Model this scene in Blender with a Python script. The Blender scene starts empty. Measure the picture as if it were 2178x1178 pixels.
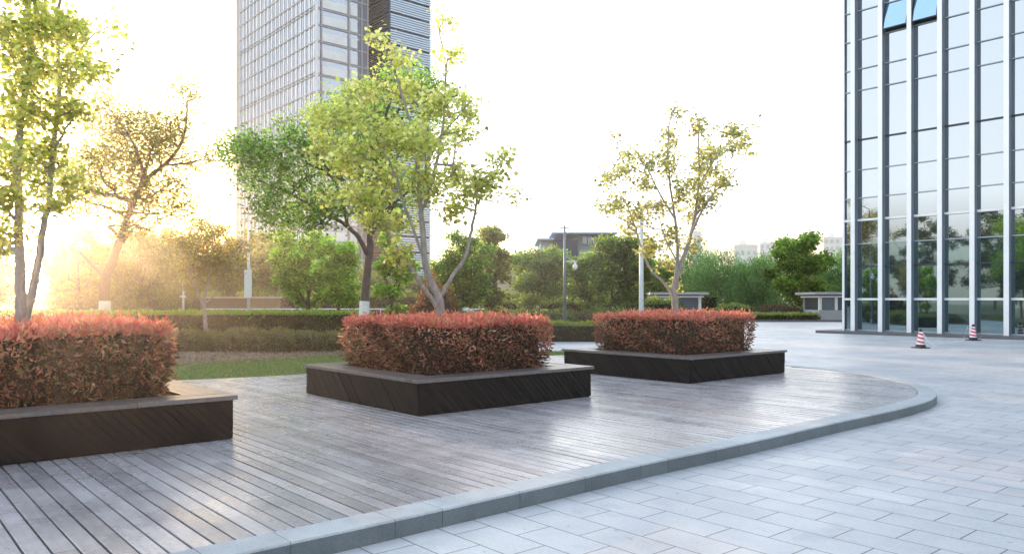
import bpy, bmesh, math, random
import numpy as np
from mathutils import Vector
C = bpy.context.scene.collection
SC = bpy.context.scene
RNG = np.random.default_rng(7)
random.seed(7)
# ------------------------------------------------------------------ site geometry
F = 1650.0; CX = 1089.0; HY = 637.0; EYE = 1.63
DZ = 0.13                                   # deck level above the plaza
AN = math.radians(40.6)
U = np.array([math.cos(AN), math.sin(AN)])  # grid axis running away to the right
V = np.array([-math.sin(AN), math.cos(AN)]) # grid axis running away to the left
def at(px, py, Y):                          # photo measurement at a known distance -> site coordinates
    return np.array([(px - CX) / F * Y, Y, EYE + (HY - py) / F * Y])
def uv(p): return np.array([p[0]*U[0]+p[1]*U[1], p[0]*V[0]+p[1]*V[1]])
def xy(a, b): return U*a + V*b
# ------------------------------------------------------------------ helpers
def link(o, parent=None):
    C.objects.link(o)
    if parent is not None: o.parent = parent
    return o
def tag(o, label=None, cat=None, group=None, kind=None):
    for k, v in (('label', label), ('category', cat), ('group', group), ('kind', kind)):
        if v: o[k] = v
    return o
def empty(name, loc, label, cat, group=None, rz=0):
    o = bpy.data.objects.new(name, None); C.objects.link(o)
    o.empty_display_size = .2
    o.location = tuple(float(v) for v in loc); o.rotation_euler = (0, 0, rz)
    return tag(o, label, cat, group)
def npmesh(name, verts, faces, mat, parent=None, col=None, smooth=False, off=None):
    """verts Nx3, faces MxK (one K) or list of lists"""
    me = bpy.data.meshes.new(name)
    verts = np.asarray(verts, dtype=np.float32)
    if off is not None: verts = verts - np.asarray(off, dtype=np.float32)
    if isinstance(faces, np.ndarray):
        M, K = faces.shape
        me.vertices.add(len(verts)); me.vertices.foreach_set('co', verts.ravel())
        me.loops.add(M*K); me.loops.foreach_set('vertex_index', faces.astype(np.int32).ravel())
        me.polygons.add(M); me.polygons.foreach_set('loop_start', np.arange(0, M*K, K, dtype=np.int32))
        me.update(calc_edges=True)
    else:
        me.from_pydata([tuple(map(float, v)) for v in verts], [], [tuple(int(i) for i in f) for f in faces])
    if col is not None:
        a = me.attributes.new('Col', 'FLOAT_COLOR', 'FACE')
        c = np.ones((len(me.polygons), 4), dtype=np.float32); c[:, :3] = col
        a.data.foreach_set('color', c.ravel())
    if smooth: me.polygons.foreach_set('use_smooth', np.ones(len(me.polygons), dtype=bool))
    me.materials.append(mat); me.validate(); me.update()
    return link(bpy.data.objects.new(name, me), parent)
class MB:
    """collects boxes, prisms and tubes into one mesh"""
    def __init__(s): s.v = []; s.f = []; s.c = []
    def add(s, vs, fs, c=None):
        b = len(s.v); s.v += [tuple(map(float, v)) for v in vs]
        s.f += [tuple(i+b for i in f) for f in fs]; s.c += [c or (1, 1, 1)]*len(fs)
    def hexa(s, p, c=None):                 # 8 corners: 4 bottom ccw, 4 top ccw
        s.add(p, [(3, 2, 1, 0), (4, 5, 6, 7), (0, 1, 5, 4), (1, 2, 6, 5), (2, 3, 7, 6), (3, 0, 4, 7)], c)
    def box(s, x0, x1, y0, y1, z0, z1, c=None):
        s.hexa([(x0, y0, z0), (x1, y0, z0), (x1, y1, z0), (x0, y1, z0), (x0, y0, z1), (x1, y0, z1), (x1, y1, z1), (x0, y1, z1)], c)
    def gbox(s, o, a0, a1, b0, b1, z0, z1, c=None):   # box in the site grid, o = grid origin (world xy)
        p = []
        for z in (z0, z1):
            for a, b in ((a0, b0), (a1, b0), (a1, b1), (a0, b1)):
                q = np.array(o) + U*a + V*b; p.append((q[0], q[1], z))
        s.hexa(p, c)
    def tube(s, pts, rad, n=8, c=None, caps=True):
        pts = [np.array(p, float) for p in pts]
        if not hasattr(rad, '__len__'): rad = [rad]*len(pts)
        vs = []; ref = None
        for i, p in enumerate(pts):
            d = pts[min(i+1, len(pts)-1)] - pts[max(i-1, 0)]
            d = d/(np.linalg.norm(d)+1e-9)
            if ref is None:
                ref = np.cross(d, [0.3, 1, 0.2]); 
            ref = ref - d*np.dot(ref, d); ref = ref/(np.linalg.norm(ref)+1e-9)
            b = np.cross(d, ref)
            for k in range(n):
                t = 2*math.pi*k/n
                vs.append(p + (ref*math.cos(t) + b*math.sin(t))*rad[i])
        fs = []
        for i in range(len(pts)-1):
            for k in range(n):
                fs.append((i*n+k, i*n+(k+1) % n, (i+1)*n+(k+1) % n, (i+1)*n+k))
        if caps: fs.append(tuple(range(n-1, -1, -1))); fs.append(tuple((len(pts)-1)*n+k for k in range(n)))
        s.add(vs, fs, c)
    def lathe(s, prof, cx=0, cy=0, n=24, c=None):
        vs = [(cx+r*math.cos(2*math.pi*k/n), cy+r*math.sin(2*math.pi*k/n), z) for r, z in prof for k in range(n)]
        fs = [(i*n+k, i*n+(k+1) % n, (i+1)*n+(k+1) % n, (i+1)*n+k) for i in range(len(prof)-1) for k in range(n)]
        s.add(vs, fs, c)
    def build(s, name, mat, parent=None, off=None, smooth=False, bevel=0, col=False):
        o = npmesh(name, np.array(s.v), s.f, mat, parent, col=np.array(s.c) if col else None, smooth=smooth, off=off)
        if bevel:
            m = o.modifiers.new('bev', 'BEVEL'); m.width = bevel; m.segments = 2; m.limit_method = 'ANGLE'
        return o
def catmull(P, n=6):
    P = [np.array(p, float) for p in P]; out = []
    for i in range(len(P)-1):
        p0 = P[max(i-1, 0)]; p1 = P[i]; p2 = P[i+1]; p3 = P[min(i+2, len(P)-1)]
        for k in range(n):
            t = k/n
            out.append(.5*((2*p1)+(p2-p0)*t+(2*p0-5*p1+4*p2-p3)*t*t+(3*p1-p0-3*p2+p3)*t**3))
    out.append(P[-1]); return out
# ------------------------------------------------------------------ materials
class NT:
    def __init__(s, name):
        s.m = bpy.data.materials.new(name); s.m.use_nodes = True; s.t = s.m.node_tree
        s.p = s.t.nodes['Principled BSDF']; s.out = s.t.nodes['Material Output']
    def n(s, typ, **kw):
        x = s.t.nodes.new(typ)
        for k, v in kw.items():
            if isinstance(v, (int, float, str, bool)) and hasattr(x, k): setattr(x, k, v)
        return x
    def l(s, a, b): s.t.links.new(a, b)
    def noise(s, vec, scale, detail=4, rough=.6):
        x = s.n('ShaderNodeTexNoise'); x.inputs['Scale'].default_value = scale
        x.inputs['Detail'].default_value = detail; x.inputs['Roughness'].default_value = rough
        if vec is not None: s.l(vec, x.inputs['Vector'])
        return x.outputs['Fac']
    def ramp(s, fac, stops):
        x = s.n('ShaderNodeValToRGB'); e = x.color_ramp.elements
        while len(e) < len(stops): e.new(.5)
        for i, (p, c) in enumerate(stops):
            e[i].position = p; e[i].color = (c[0], c[1], c[2], 1) if hasattr(c, '__len__') else (c, c, c, 1)
        s.l(fac, x.inputs['Fac']); return x.outputs['Color']
    def mix(s, fac, a, b, mode='MIX'):
        x = s.n('ShaderNodeMix'); x.data_type = 'RGBA'; x.blend_type = mode
        for sock, v in ((x.inputs[0], fac), (x.inputs[6], a), (x.inputs[7], b)):
            if hasattr(v, 'is_linked') or hasattr(v, 'links'): s.l(v, sock)
            elif hasattr(v, '__len__'): sock.default_value = (v[0], v[1], v[2], 1)
            else: sock.default_value = v if sock.type == 'VALUE' else (v, v, v, 1)
        return x.outputs[2]
    def math(s, op, a, b=0.0):
        x = s.n('ShaderNodeMath'); x.operation = op
        for sock, v in ((x.inputs[0], a), (x.inputs[1], b)):
            if hasattr(v, 'links'): s.l(v, sock)
            else: sock.default_value = v
        return x.outputs[0]
    def bump(s, h, strength=.3, dist=.01):
        x = s.n('ShaderNodeBump'); x.inputs['Strength'].default_value = strength; x.inputs['Distance'].default_value = dist
        s.l(h, x.inputs['Height']); s.l(x.outputs['Normal'], s.p.inputs['Normal'])
    def coords(s, rz=0, scale=(1, 1, 1)):
        tc = s.n('ShaderNodeTexCoord'); mp = s.n('ShaderNodeMapping')
        mp.inputs['Rotation'].default_value = (0, 0, rz); mp.inputs['Scale'].default_value = scale
        g = s.n('ShaderNodeNewGeometry'); s.l(g.outputs['Position'], mp.inputs['Vector'])
        return mp.outputs['Vector']
    def set(s, **kw):
        for k, v in kw.items():
            k = {'color': 'Base Color', 'rough': 'Roughness', 'metal': 'Metallic', 'spec': 'Specular IOR Level', 'ior': 'IOR', 'coat': 'Coat Weight'}[k]
            i = s.p.inputs[k]
            if hasattr(v, 'links'): s.l(v, i)
            elif hasattr(v, '__len__'): i.default_value = (v[0], v[1], v[2], 1)
            else: i.default_value = v
        return s
def plain(name, col, rough=.6, metal=0, var=.15, scale=3.0, bump=0):
    t = NT(name); v = t.coords(); n = t.noise(v, scale, 5)
    a = tuple(c*(1-var) for c in col); b = tuple(min(1, c*(1+var)) for c in col)
    t.set(color=t.ramp(n, [(.3, a), (.7, b)]), rough=rough, metal=metal)
    if bump: t.bump(t.noise(v, scale*8, 3), bump, .01)
    return t.m
def attrcol(t, name='Col'):
    a = t.n('ShaderNodeAttribute'); a.attribute_name = name; return a.outputs['Color']
def leafmat(name, trans=.5, rough=.5, gain=1.0):
    t = NT(name); c = attrcol(t)
    if gain != 1: c = t.mix(1.0, c, (gain, gain, gain), 'MULTIPLY')
    t.set(color=c, rough=rough, spec=.35)
    tr = t.n('ShaderNodeBsdfTranslucent'); t.l(c, tr.inputs['Color'])
    mx = t.n('ShaderNodeMixShader'); mx.inputs[0].default_value = trans
    t.l(t.p.outputs[0], mx.inputs[1]); t.l(tr.outputs[0], mx.inputs[2]); t.l(mx.outputs[0], t.out.inputs['Surface'])
    return t.m
M = {}
M['leaf'] = leafmat('leaf', .55)
M['redleaf'] = leafmat('photinia_leaf', .42, .4)
M['glowleaf'] = leafmat('thin_spring_leaf', .78, .5)
def barkmat(name, a, b, scale=6):
    t = NT(name); v = t.coords(scale=(1, 1, .35)); n = t.noise(v, scale*3, 6, .7)
    t.set(color=t.ramp(n, [(.3, a), (.7, b)]), rough=.85); t.bump(t.noise(v, scale*9, 5), .5, .02); return t.m
M['bark_grey'] = barkmat('bark_grey', (.20, .175, .165), (.42, .39, .37))
M['bark_dark'] = barkmat('bark_dark', (.05, .04, .035), (.13, .10, .09))
M['bark_brown'] = barkmat('bark_brown', (.09, .05, .04), (.20, .12, .10))
M['whitewash'] = plain('whitewash', (.72, .74, .76), .8, var=.15, scale=14, bump=.3)
M['core'] = plain('hedge_shade', (.035, .022, .014), .9)  # solid dark hull, the shade between the leaves put into its colour
def deckmat():
    t = NT('deck_boards'); c = attrcol(t)
    v = t.coords(rz=-AN)                      # x across the boards, y along them
    sc = t.n('ShaderNodeMapping'); sc.inputs['Scale'].default_value = (34, 2.2, 10); t.l(v, sc.inputs['Vector'])
    g = t.noise(sc.outputs['Vector'], 1.0, 6, .7)
    blot = t.noise(v, 1.3, 5, .65); fine = t.noise(v, 26, 4, .7); spots = t.noise(v, 7, 3, .5)
    c = t.mix(.75, c, t.ramp(g, [(.25, .62), (.75, 1.25)]), 'MULTIPLY')
    c = t.mix(.8, c, t.ramp(blot, [(.3, .72), (.7, 1.28)]), 'MULTIPLY')
    c = t.mix(t.ramp(spots, [(.62, 0.0), (.78, .45)]), c, (.40, .37, .35))
    c = t.mix(.5, c, t.ramp(fine, [(.3, .7), (.7, 1.2)]), 'MULTIPLY')
    r = t.ramp(t.noise(v, 2.1, 5, .7), [(.25, .17), (.75, .42)])
    t.set(color=c, rough=r, spec=.65)
    t.bump(t.mix(.5, g, fine), .2, .006); return t.m
M['deck'] = deckmat()
def pavermat():
    t = NT('plaza_pavers'); v = t.coords(rz=-AN+math.pi/2)   # x runs along V
    b = t.n('ShaderNodeTexBrick'); t.l(v, b.inputs['Vector'])
    b.inputs['Scale'].default_value = 1; b.inputs['Brick Width'].default_value = .58; b.inputs['Row Height'].default_value = .32
    b.inputs['Mortar Size'].default_value = .0055; b.inputs['Mortar Smooth'].default_value = .3; b.inputs['Bias'].default_value = 0
    b.inputs['Color1'].default_value = (.49, .50, .52, 1); b.inputs['Color2'].default_value = (.54, .545, .56, 1)
    b.inputs['Mortar'].default_value = (.10, .105, .115, 1); b.offset = .5
    blot = t.noise(v, .55, 6, .62); fine = t.noise(v, 38, 4, .75); mid = t.noise(v, 5, 5, .7)
    c = t.mix(.8, b.outputs['Color'], t.ramp(blot, [(.3, (.62, .65, .70)), (.7, (1.16, 1.13, 1.08))]), 'MULTIPLY')
    c = t.mix(.6, c, t.ramp(fine, [(.3, .78), (.7, 1.14)]), 'MULTIPLY')
    c = t.mix(.6, c, t.ramp(mid, [(.25, .82), (.7, 1.1)]), 'MULTIPLY')
    st = t.noise(v, 1.6, 7, .75); c = t.mix(t.ramp(st, [(.56, 0.0), (.72, .55)]), c, (.27, .275, .285))
    dots = t.noise(v, 11, 2, .5); c = t.mix(t.ramp(dots, [(.70, 0.0), (.76, .6)]), c, (.22, .22, .22))
    # old turning scuffs: thin arcs left by tyres
    vd = t.n('ShaderNodeVectorMath'); vd.operation = 'DISTANCE'; t.l(v, vd.inputs[0]); q = (-3.2, 3.2, 0)
    vd.inputs[1].default_value = q
    wob = t.math('ADD', vd.outputs['Value'], t.math('MULTIPLY', t.noise(v, .8, 3), .5))
    w = t.math('ABSOLUTE', t.math('SUBTRACT', t.math('FRACT', t.math('MULTIPLY', wob, .42)), .5))
    arcs = t.ramp(w, [(0, .5), (.018, 0.0)])
    arcs = t.mix(1.0, arcs, t.ramp(t.noise(v, .9, 4), [(.5, 0.0), (.62, 1.0)]), 'MULTIPLY')
    c = t.mix(arcs, c, (.72, .74, .78))
    t.set(color=c, rough=t.ramp(t.noise(v, 2.5, 6, .7), [(.3, .34), (.7, .6)]), spec=.5)
    h = t.mix(.25, b.outputs['Fac'], fine)
    inv = t.math('SUBTRACT', 1.0, b.outputs['Fac'])
    hh = t.math('ADD', inv, t.math('MULTIPLY', fine, .25))
    t.bump(hh, .35, .006); return t.m
M['paver'] = pavermat()
def kerbmat():
    t = NT('kerb_granite'); v = t.coords(); c = attrcol(t)
    c = t.mix(.7, c, t.ramp(t.noise(v, 60, 3, .8), [(.3, .7), (.7, 1.25)]), 'MULTIPLY')
    c = t.mix(.8, c, t.ramp(t.noise(v, 2.2, 6, .7), [(.3, .7), (.7, 1.15)]), 'MULTIPLY')
    t.set(color=c, rough=.55, spec=.4); t.bump(t.noise(v, 90, 3), .2, .004); return t.m
M['kerb'] = kerbmat()
def slatmat(name, base, rough):
    t = NT(name); c = attrcol(t); v = t.coords()
    c = t.mix(.7, c, t.ramp(t.noise(v, 24, 5, .7), [(.3, .6), (.7, 1.4)]), 'MULTIPLY')
    t.set(color=t.mix(1.0, c, base, 'MULTIPLY'), rough=rough, spec=.22 if rough > .5 else .5); t.bump(t.noise(v, 60, 3), .2, .004); return t.m
M['slat'] = slatmat('stained_slats', (.008, .0062, .0062), .65)
M['rim'] = slatmat('rim_boards', (.12, .105, .105), .36)
def lawnmat():
    t = NT('lawn_surface'); v = t.coords()
    a = t.noise(v, .5, 4); b = t.noise(v, 9, 5, .7)
    c = t.ramp(b, [(.3, (.035, .06, .015)), (.7, (.09, .14, .035))])
    t.set(color=c, rough=.95); t.bump(b, .8, .05); return t.m
M['lawn'] = lawnmat()
M['soil'] = plain('dry_bed_soil', (.16, .12, .095), .95, var=.4, scale=9, bump=.8)
M['darksoil'] = plain('planter_soil', (.045, .032, .024), .95, var=.4, scale=14, bump=.8)
M['ground'] = plain('far_ground', (.12, .14, .07), .95, var=.3, scale=.2)
M['road'] = plain('asphalt', (.14, .14, .145), .7, var=.12, scale=3)
def glassmat(name, tint, amount, rough=.015, dark=(.012, .022, .026)):
    t = NT(name); t.set(color=dark, rough=.3)
    g = t.n('ShaderNodeBsdfGlossy'); g.inputs['Color'].default_value = (*tint, 1); g.inputs['Roughness'].default_value = rough
    mx = t.n('ShaderNodeMixShader'); mx.inputs[0].default_value = amount
    t.l(t.p.outputs[0], mx.inputs[1]); t.l(g.outputs[0], mx.inputs[2]); t.l(mx.outputs[0], t.out.inputs['Surface'])
    return t.m
M['glass'] = glassmat('coated_glass', (.44, .49, .55), .80)
M['glass_open'] = glassmat('sky_tinted_glass', (.42, .60, .82), .85)  # blue of the reflected sky put into the tint
M['recess_shade'] = plain('recess_grey', (.16, .18, .24), .6, 0, .1, .4)
M['glass_low'] = glassmat('dark_reflection_glass', (.30, .42, .46), .7, .02, (.012, .035, .045))  # darker tint puts the dark reflections of the lower rows into the glass
M['tower_glass'] = glassmat('tower_glass', (.44, .50, .62), .6, .12, (.20, .23, .30))
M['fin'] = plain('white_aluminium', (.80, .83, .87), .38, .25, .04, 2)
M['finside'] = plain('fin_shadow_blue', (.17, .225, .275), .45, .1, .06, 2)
M['transom'] = plain('grey_aluminium', (.38, .44, .50), .4, .3, .05, 2)
M['darkframe'] = plain('dark_aluminium', (.035, .05, .065), .4, .2, .05, 2)
M['plinth'] = plain('plinth_stone', (.11, .11, .12), .6, 0, .15, 6)
M['t_white'] = plain('tower_fin_white', (.74, .76, .82), .6, 0, .08, .4)
M['t_beige'] = plain('tower_rail_beige', (.38, .36, .40), .6, 0, .08, .4)
M['t_spandrel'] = plain('tower_spandrel', (.50, .52, .60), .6, 0, .08, .4)
M['louvre'] = plain('louvre_pale', (.55, .66, .82), .5, .2, .06, .5)
M['navy'] = plain('dark_blue_cladding', (.02, .035, .085), .6, 0, .1, .4)
M['polegrey'] = plain('pole_blue_grey', (.18, .23, .28), .45, .4, .1, 5)
M['polewhite'] = plain('pole_pale', (.58, .64, .68), .5, .1, .08, 5)
M['white'] = plain('white_paint', (.78, .79, .80), .5, 0, .05, 5)
M['black'] = plain('black_rubber', (.02, .02, .022), .6, 0, .2, 12)
M['pink'] = plain('red_band', (.55, .05, .13), .45, 0, .1, 12)
M['kiosk'] = plain('kiosk_render', (.40, .42, .44), .8, 0, .1, 2)
M['officeblue'] = plain('office_cladding', (.50, .60, .74), .6, 0, .08, .4)
M['kioskroof'] = plain('kiosk_roof_metal', (.36, .38, .41), .5, .1, .08, 2)
M['carwhite'] = plain('car_paint_white', (.75, .76, .78), .25, 0, .02, 2)
M['hazy'] = plain('hazy_render', (.90, .84, .80), .9, 0, .05, .1)
M['hazywin'] = plain('hazy_window', (.66, .66, .70), .8, 0, .05, .1)
M['brick'] = plain('brown_wall', (.13, .085, .055), .85, 0, .2, 4)
M['roofgrey'] = plain('tile_roof_grey', (.20, .18, .19), .8, 0, .15, 3)
M['cream'] = plain('cream_wall', (.50, .44, .36), .8, 0, .08, 2)
# ------------------------------------------------------------------ leaves
def leaves(pos, size, dirs, nrm_up=.4, aspect=.5, fold=.15, rng=None):
    """pos Nx3, size N, dirs Nx3 (axis of leaf) -> verts, faces"""
    rng = rng or RNG; N = len(pos)
    d = dirs/(np.linalg.norm(dirs, axis=1, keepdims=True)+1e-9)
    r = rng.normal(size=(N, 3)); r[:, 2] += nrm_up*2
    s = np.cross(d, r); s /= (np.linalg.norm(s, axis=1, keepdims=True)+1e-9)
    nn = np.cross(s, d)
    L = size[:, None]; W = L*aspect*.5
    v = np.empty((N, 4, 3))
    v[:, 0] = pos; v[:, 2] = pos + d*L
    mid = pos + d*L*.45 + nn*L*fold
    v[:, 1] = mid - s*W; v[:, 3] = mid + s*W
    f = np.arange(N*4).reshape(N, 4)
    return v.reshape(-1, 3), f
def pal(rng, N, cols, wts=None, jit=.18):
    cols = np.array(cols); i = rng.choice(len(cols), N, p=wts)
    j = rng.choice(len(cols), N, p=wts); t = rng.random((N, 1))*.5
    c = cols[i]*(1-t)+cols[j]*t
    return np.clip(c*(1+rng.normal(size=(N, 1))*jit), 0.003, .95)
# ------------------------------------------------------------------ trees
def grow(guides, targets, tip_r, rng, seg=.35, up=.25):
    """guides: polylines [(pos..), r0, r1]; each target is joined to the nearest wood by a curved twig"""
    P = []; par = []; gr = []; ends = []
    for pts, r0, r1 in guides:
        pts = catmull(pts, 5) if len(pts) > 2 else [np.array(p, float) for p in pts]
        prev = -1
        if P:
            A = np.array(P); prev = int(np.argmin(((A-pts[0])**2).sum(1)))
        n = len(pts)
        for k, p in enumerate(pts):
            if k == 0 and prev >= 0: continue
            P.append(np.array(p) + (rng.normal(size=3)*.006 if 0 < k else 0)); par.append(prev); gr.append(r0+(r1-r0)*(k/(n-1))**.8); prev = len(P)-1
        ends.append(prev)
    ng = len(P); T = np.array(targets); A = np.array(P)
    dm = np.array([np.sqrt(((A-t)**2).sum(1)).min() for t in T]); T = T[np.argsort(dm)]
    z0 = A[:, 2].min()
    A = np.zeros((len(T)*6+ng+10, 3)); A[:ng] = np.array(P); n = ng
    par = par + [0]*(len(A)-ng); isg = np.zeros(len(A), bool); isg[:ng] = True
    low = z0 + .28*(T[:, 2].max()-z0)
    tips = []
    for t in T:
        B = A[:n]; d = np.sqrt(((B-t)**2).sum(1)); pen = np.maximum(0, B[:, 2]-t[2]+.05)*1.3 + np.where(B[:, 2] < min(low, t[2]-.2), .6, 0)
        j = int(np.argmin(d+pen)); a = A[j]; L = np.linalg.norm(t-a)
        k = int(max(1, min(5, round(L/seg)))); q = j
        side = rng.normal(size=3)*.10*L; side[2] = -abs(side[2])*.3 - up*.25*L
        for m in range(1, k+1):
            s = m/k; A[n] = a+(t-a)*s + side*math.sin(math.pi*s)*.8; par[n] = q; q = n; n += 1
        tips.append(q)
    A = A[:n]; par = par[:n]
    w = np.zeros(n); 
    for t in tips: w[t] += 1
    kids = [[] for _ in range(n)]
    for i in range(n-1, -1, -1):
        w[i] = max(w[i], .6)
    cnt = np.zeros(n); 
    for i in range(n-1, -1, -1):
        if not isg[i] or True: cnt[i] += 1 if i in set() else 0
    for t in tips: cnt[t] += 1
    for i in range(n-1, 0, -1):
        if par[i] >= 0 and par[i] < i: cnt[par[i]] += cnt[i]; kids[par[i]].append(i)
    r = tip_r*np.maximum(cnt, 1)**.47
    for i in range(ng): r[i] = gr[i]
    for i in range(ng, n):
        r[i] = min(r[i], r[par[i]]*.85)
    return A, par, kids, r, tips, ng
def wood_mesh(A, par, kids, r, ns=6):
    mb = MB(); n = len(A); starts = [(i, None) for i in range(n) if par[i] < 0]
    st = list(starts)
    while st:
        i, pr = st.pop(); path = []; rad = []
        if pr is not None: path.append(A[pr]); rad.append(min(r[pr]*.8, r[i]*1.25))
        while True:
            path.append(A[i]); rad.append(r[i])
            ks = kids[i]
            if not ks: break
            b = max(ks, key=lambda k: r[k])
            st += [(k, i) for k in ks if k != b]; i = b
        if len(path) > 1:
            k = 10 if max(rad) > .05 else (6 if max(rad) > .015 else 4)
            rad[-1] *= .5
            mb.tube(path, rad, k, caps=False)
    return mb
CLUMP = {}
def tree(name, label, cat, base, guides, blobs, depth, nt, nl, lsize, cols, wts=None, bark='bark_grey', group=None, spread=.6,
         tip_r=.006, lspread=.12, aspect=.75, paint=0, seed=1, r_scale=1.0, dyg=None, shade=True, droop=0, leafm='leaf', up=.25):
    rng = np.random.default_rng(seed)
    b = at(*base[:2], depth); b[2] = base[2] if len(base) > 2 else 0
    G = []
    for gi, (pts, r0, r1) in enumerate(guides):
        q = []
        off = 0 if gi == 0 else rng.uniform(-1, 1)*spread*.9
        if dyg: off = dyg[gi]
        for k, p in enumerate(pts):
            Y = depth + off*(k/(len(pts)-1)) + (p[2] if len(p) > 2 else 0)
            q.append(at(p[0], p[1], Y))
        if gi == 0: q[0][2] = b[2]-.03
        G.append((q, r0*r_scale, r1*r_scale))
    ar = np.array([bl[2]*bl[3] for bl in blobs], float)**.8; cnt = np.maximum(2, np.round(ar/ar.sum()*nt)).astype(int)
    T = []
    for bl, c in zip(blobs, cnt):
        oy = bl[4] if len(bl) > 4 else rng.uniform(-1, 1)*spread
        for _ in range(c):
            while True:
                d = rng.uniform(-1, 1, 3)
                if (d**2).sum() <= 1: break
            d = d*(.55+.45*rng.random())/max(.35, np.linalg.norm(d))*np.linalg.norm(d)**.7
            Y = depth+oy+d[1]*(bl[2]+bl[3])*.5/F*depth
            T.append(at(bl[0]+d[0]*bl[2], bl[1]-d[2]*bl[3], Y))
    A, par, kids, r, tips, ng = grow(G, T, tip_r, rng, up=up)
    root = empty(name, b, label, cat, group)
    wood_mesh(A, par, kids, r).build('trunk', M[bark], root, off=b, smooth=True)
    # leaf positions: along the outer half of each twig
    tips = np.array(tips); tp = A[tips]; pp = A[np.array([par[t] for t in tips])]
    N = len(tips)*nl; ii = rng.integers(0, len(tips), N)
    s = rng.random((N, 1))**.7*1.05
    pos = pp[ii]*(1-s)+tp[ii]*s + rng.normal(size=(N, 3))*lspread*np.array([1, 1, .7])
    if droop: 
        dd = rng.random(N)**1.2*droop; pos[:, 2] -= dd; 
    pos[:, 2] = np.maximum(pos[:, 2], b[2]+.35)
    dirs = rng.normal(size=(N, 3)); dirs[:, 2] = dirs[:, 2]*.5 - .25 - (1.5 if droop else 0)
    sz = lsize*rng.uniform(.65, 1.25, N)
    v, f = leaves(pos, sz, dirs, .5, aspect, .12, rng)
    c = pal(rng, N, cols, wts)
    tone = rng.uniform(.62, 1.32, len(tips))[ii][:, None]     # clump to clump variation
    ctr = tp.mean(0); ext = tp.std(0)*2+.01
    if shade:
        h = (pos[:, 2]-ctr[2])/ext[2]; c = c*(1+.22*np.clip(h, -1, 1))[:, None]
    rel = (pos[:, 2]-tp[ii][:, 2])/(lspread+1e-6); c = c*(1+.16*np.clip(rel, -1.3, 1.3))[:, None]  # clump shading put into the leaf colour: lighter above, darker below
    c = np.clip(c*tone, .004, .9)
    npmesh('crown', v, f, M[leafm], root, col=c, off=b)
    if paint:
        A0 = [p for p in catmull(G[0][0], 8)]; pts = [p for p in A0 if p[2] <= paint]
        if len(pts) < 2: pts = [A0[0], A0[1]]
        mb = MB(); r0 = G[0][1]; L = len(A0); r1 = G[0][2]
        mb.tube(pts, [(r0+(r1-r0)*(k/(L-1))**.8)*1.10+.004 for k in range(len(pts))], 12, caps=False)
        mb.build('whitewash', M['whitewash'], root, off=b, smooth=True)
    return root
def copy_tree(o, loc, rz=0, s=1, label=None, parent=None):
    c = o.copy(); C.objects.link(c)
    if parent is not None: c.parent = parent
    else:
        c.location = tuple(float(v) for v in loc); c.rotation_euler = (0, 0, rz); c.scale = (s, s, s)
        if label: c['label'] = label
    for ch in list(o.children):
        copy_tree(ch, None, parent=c)
    return c
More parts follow.
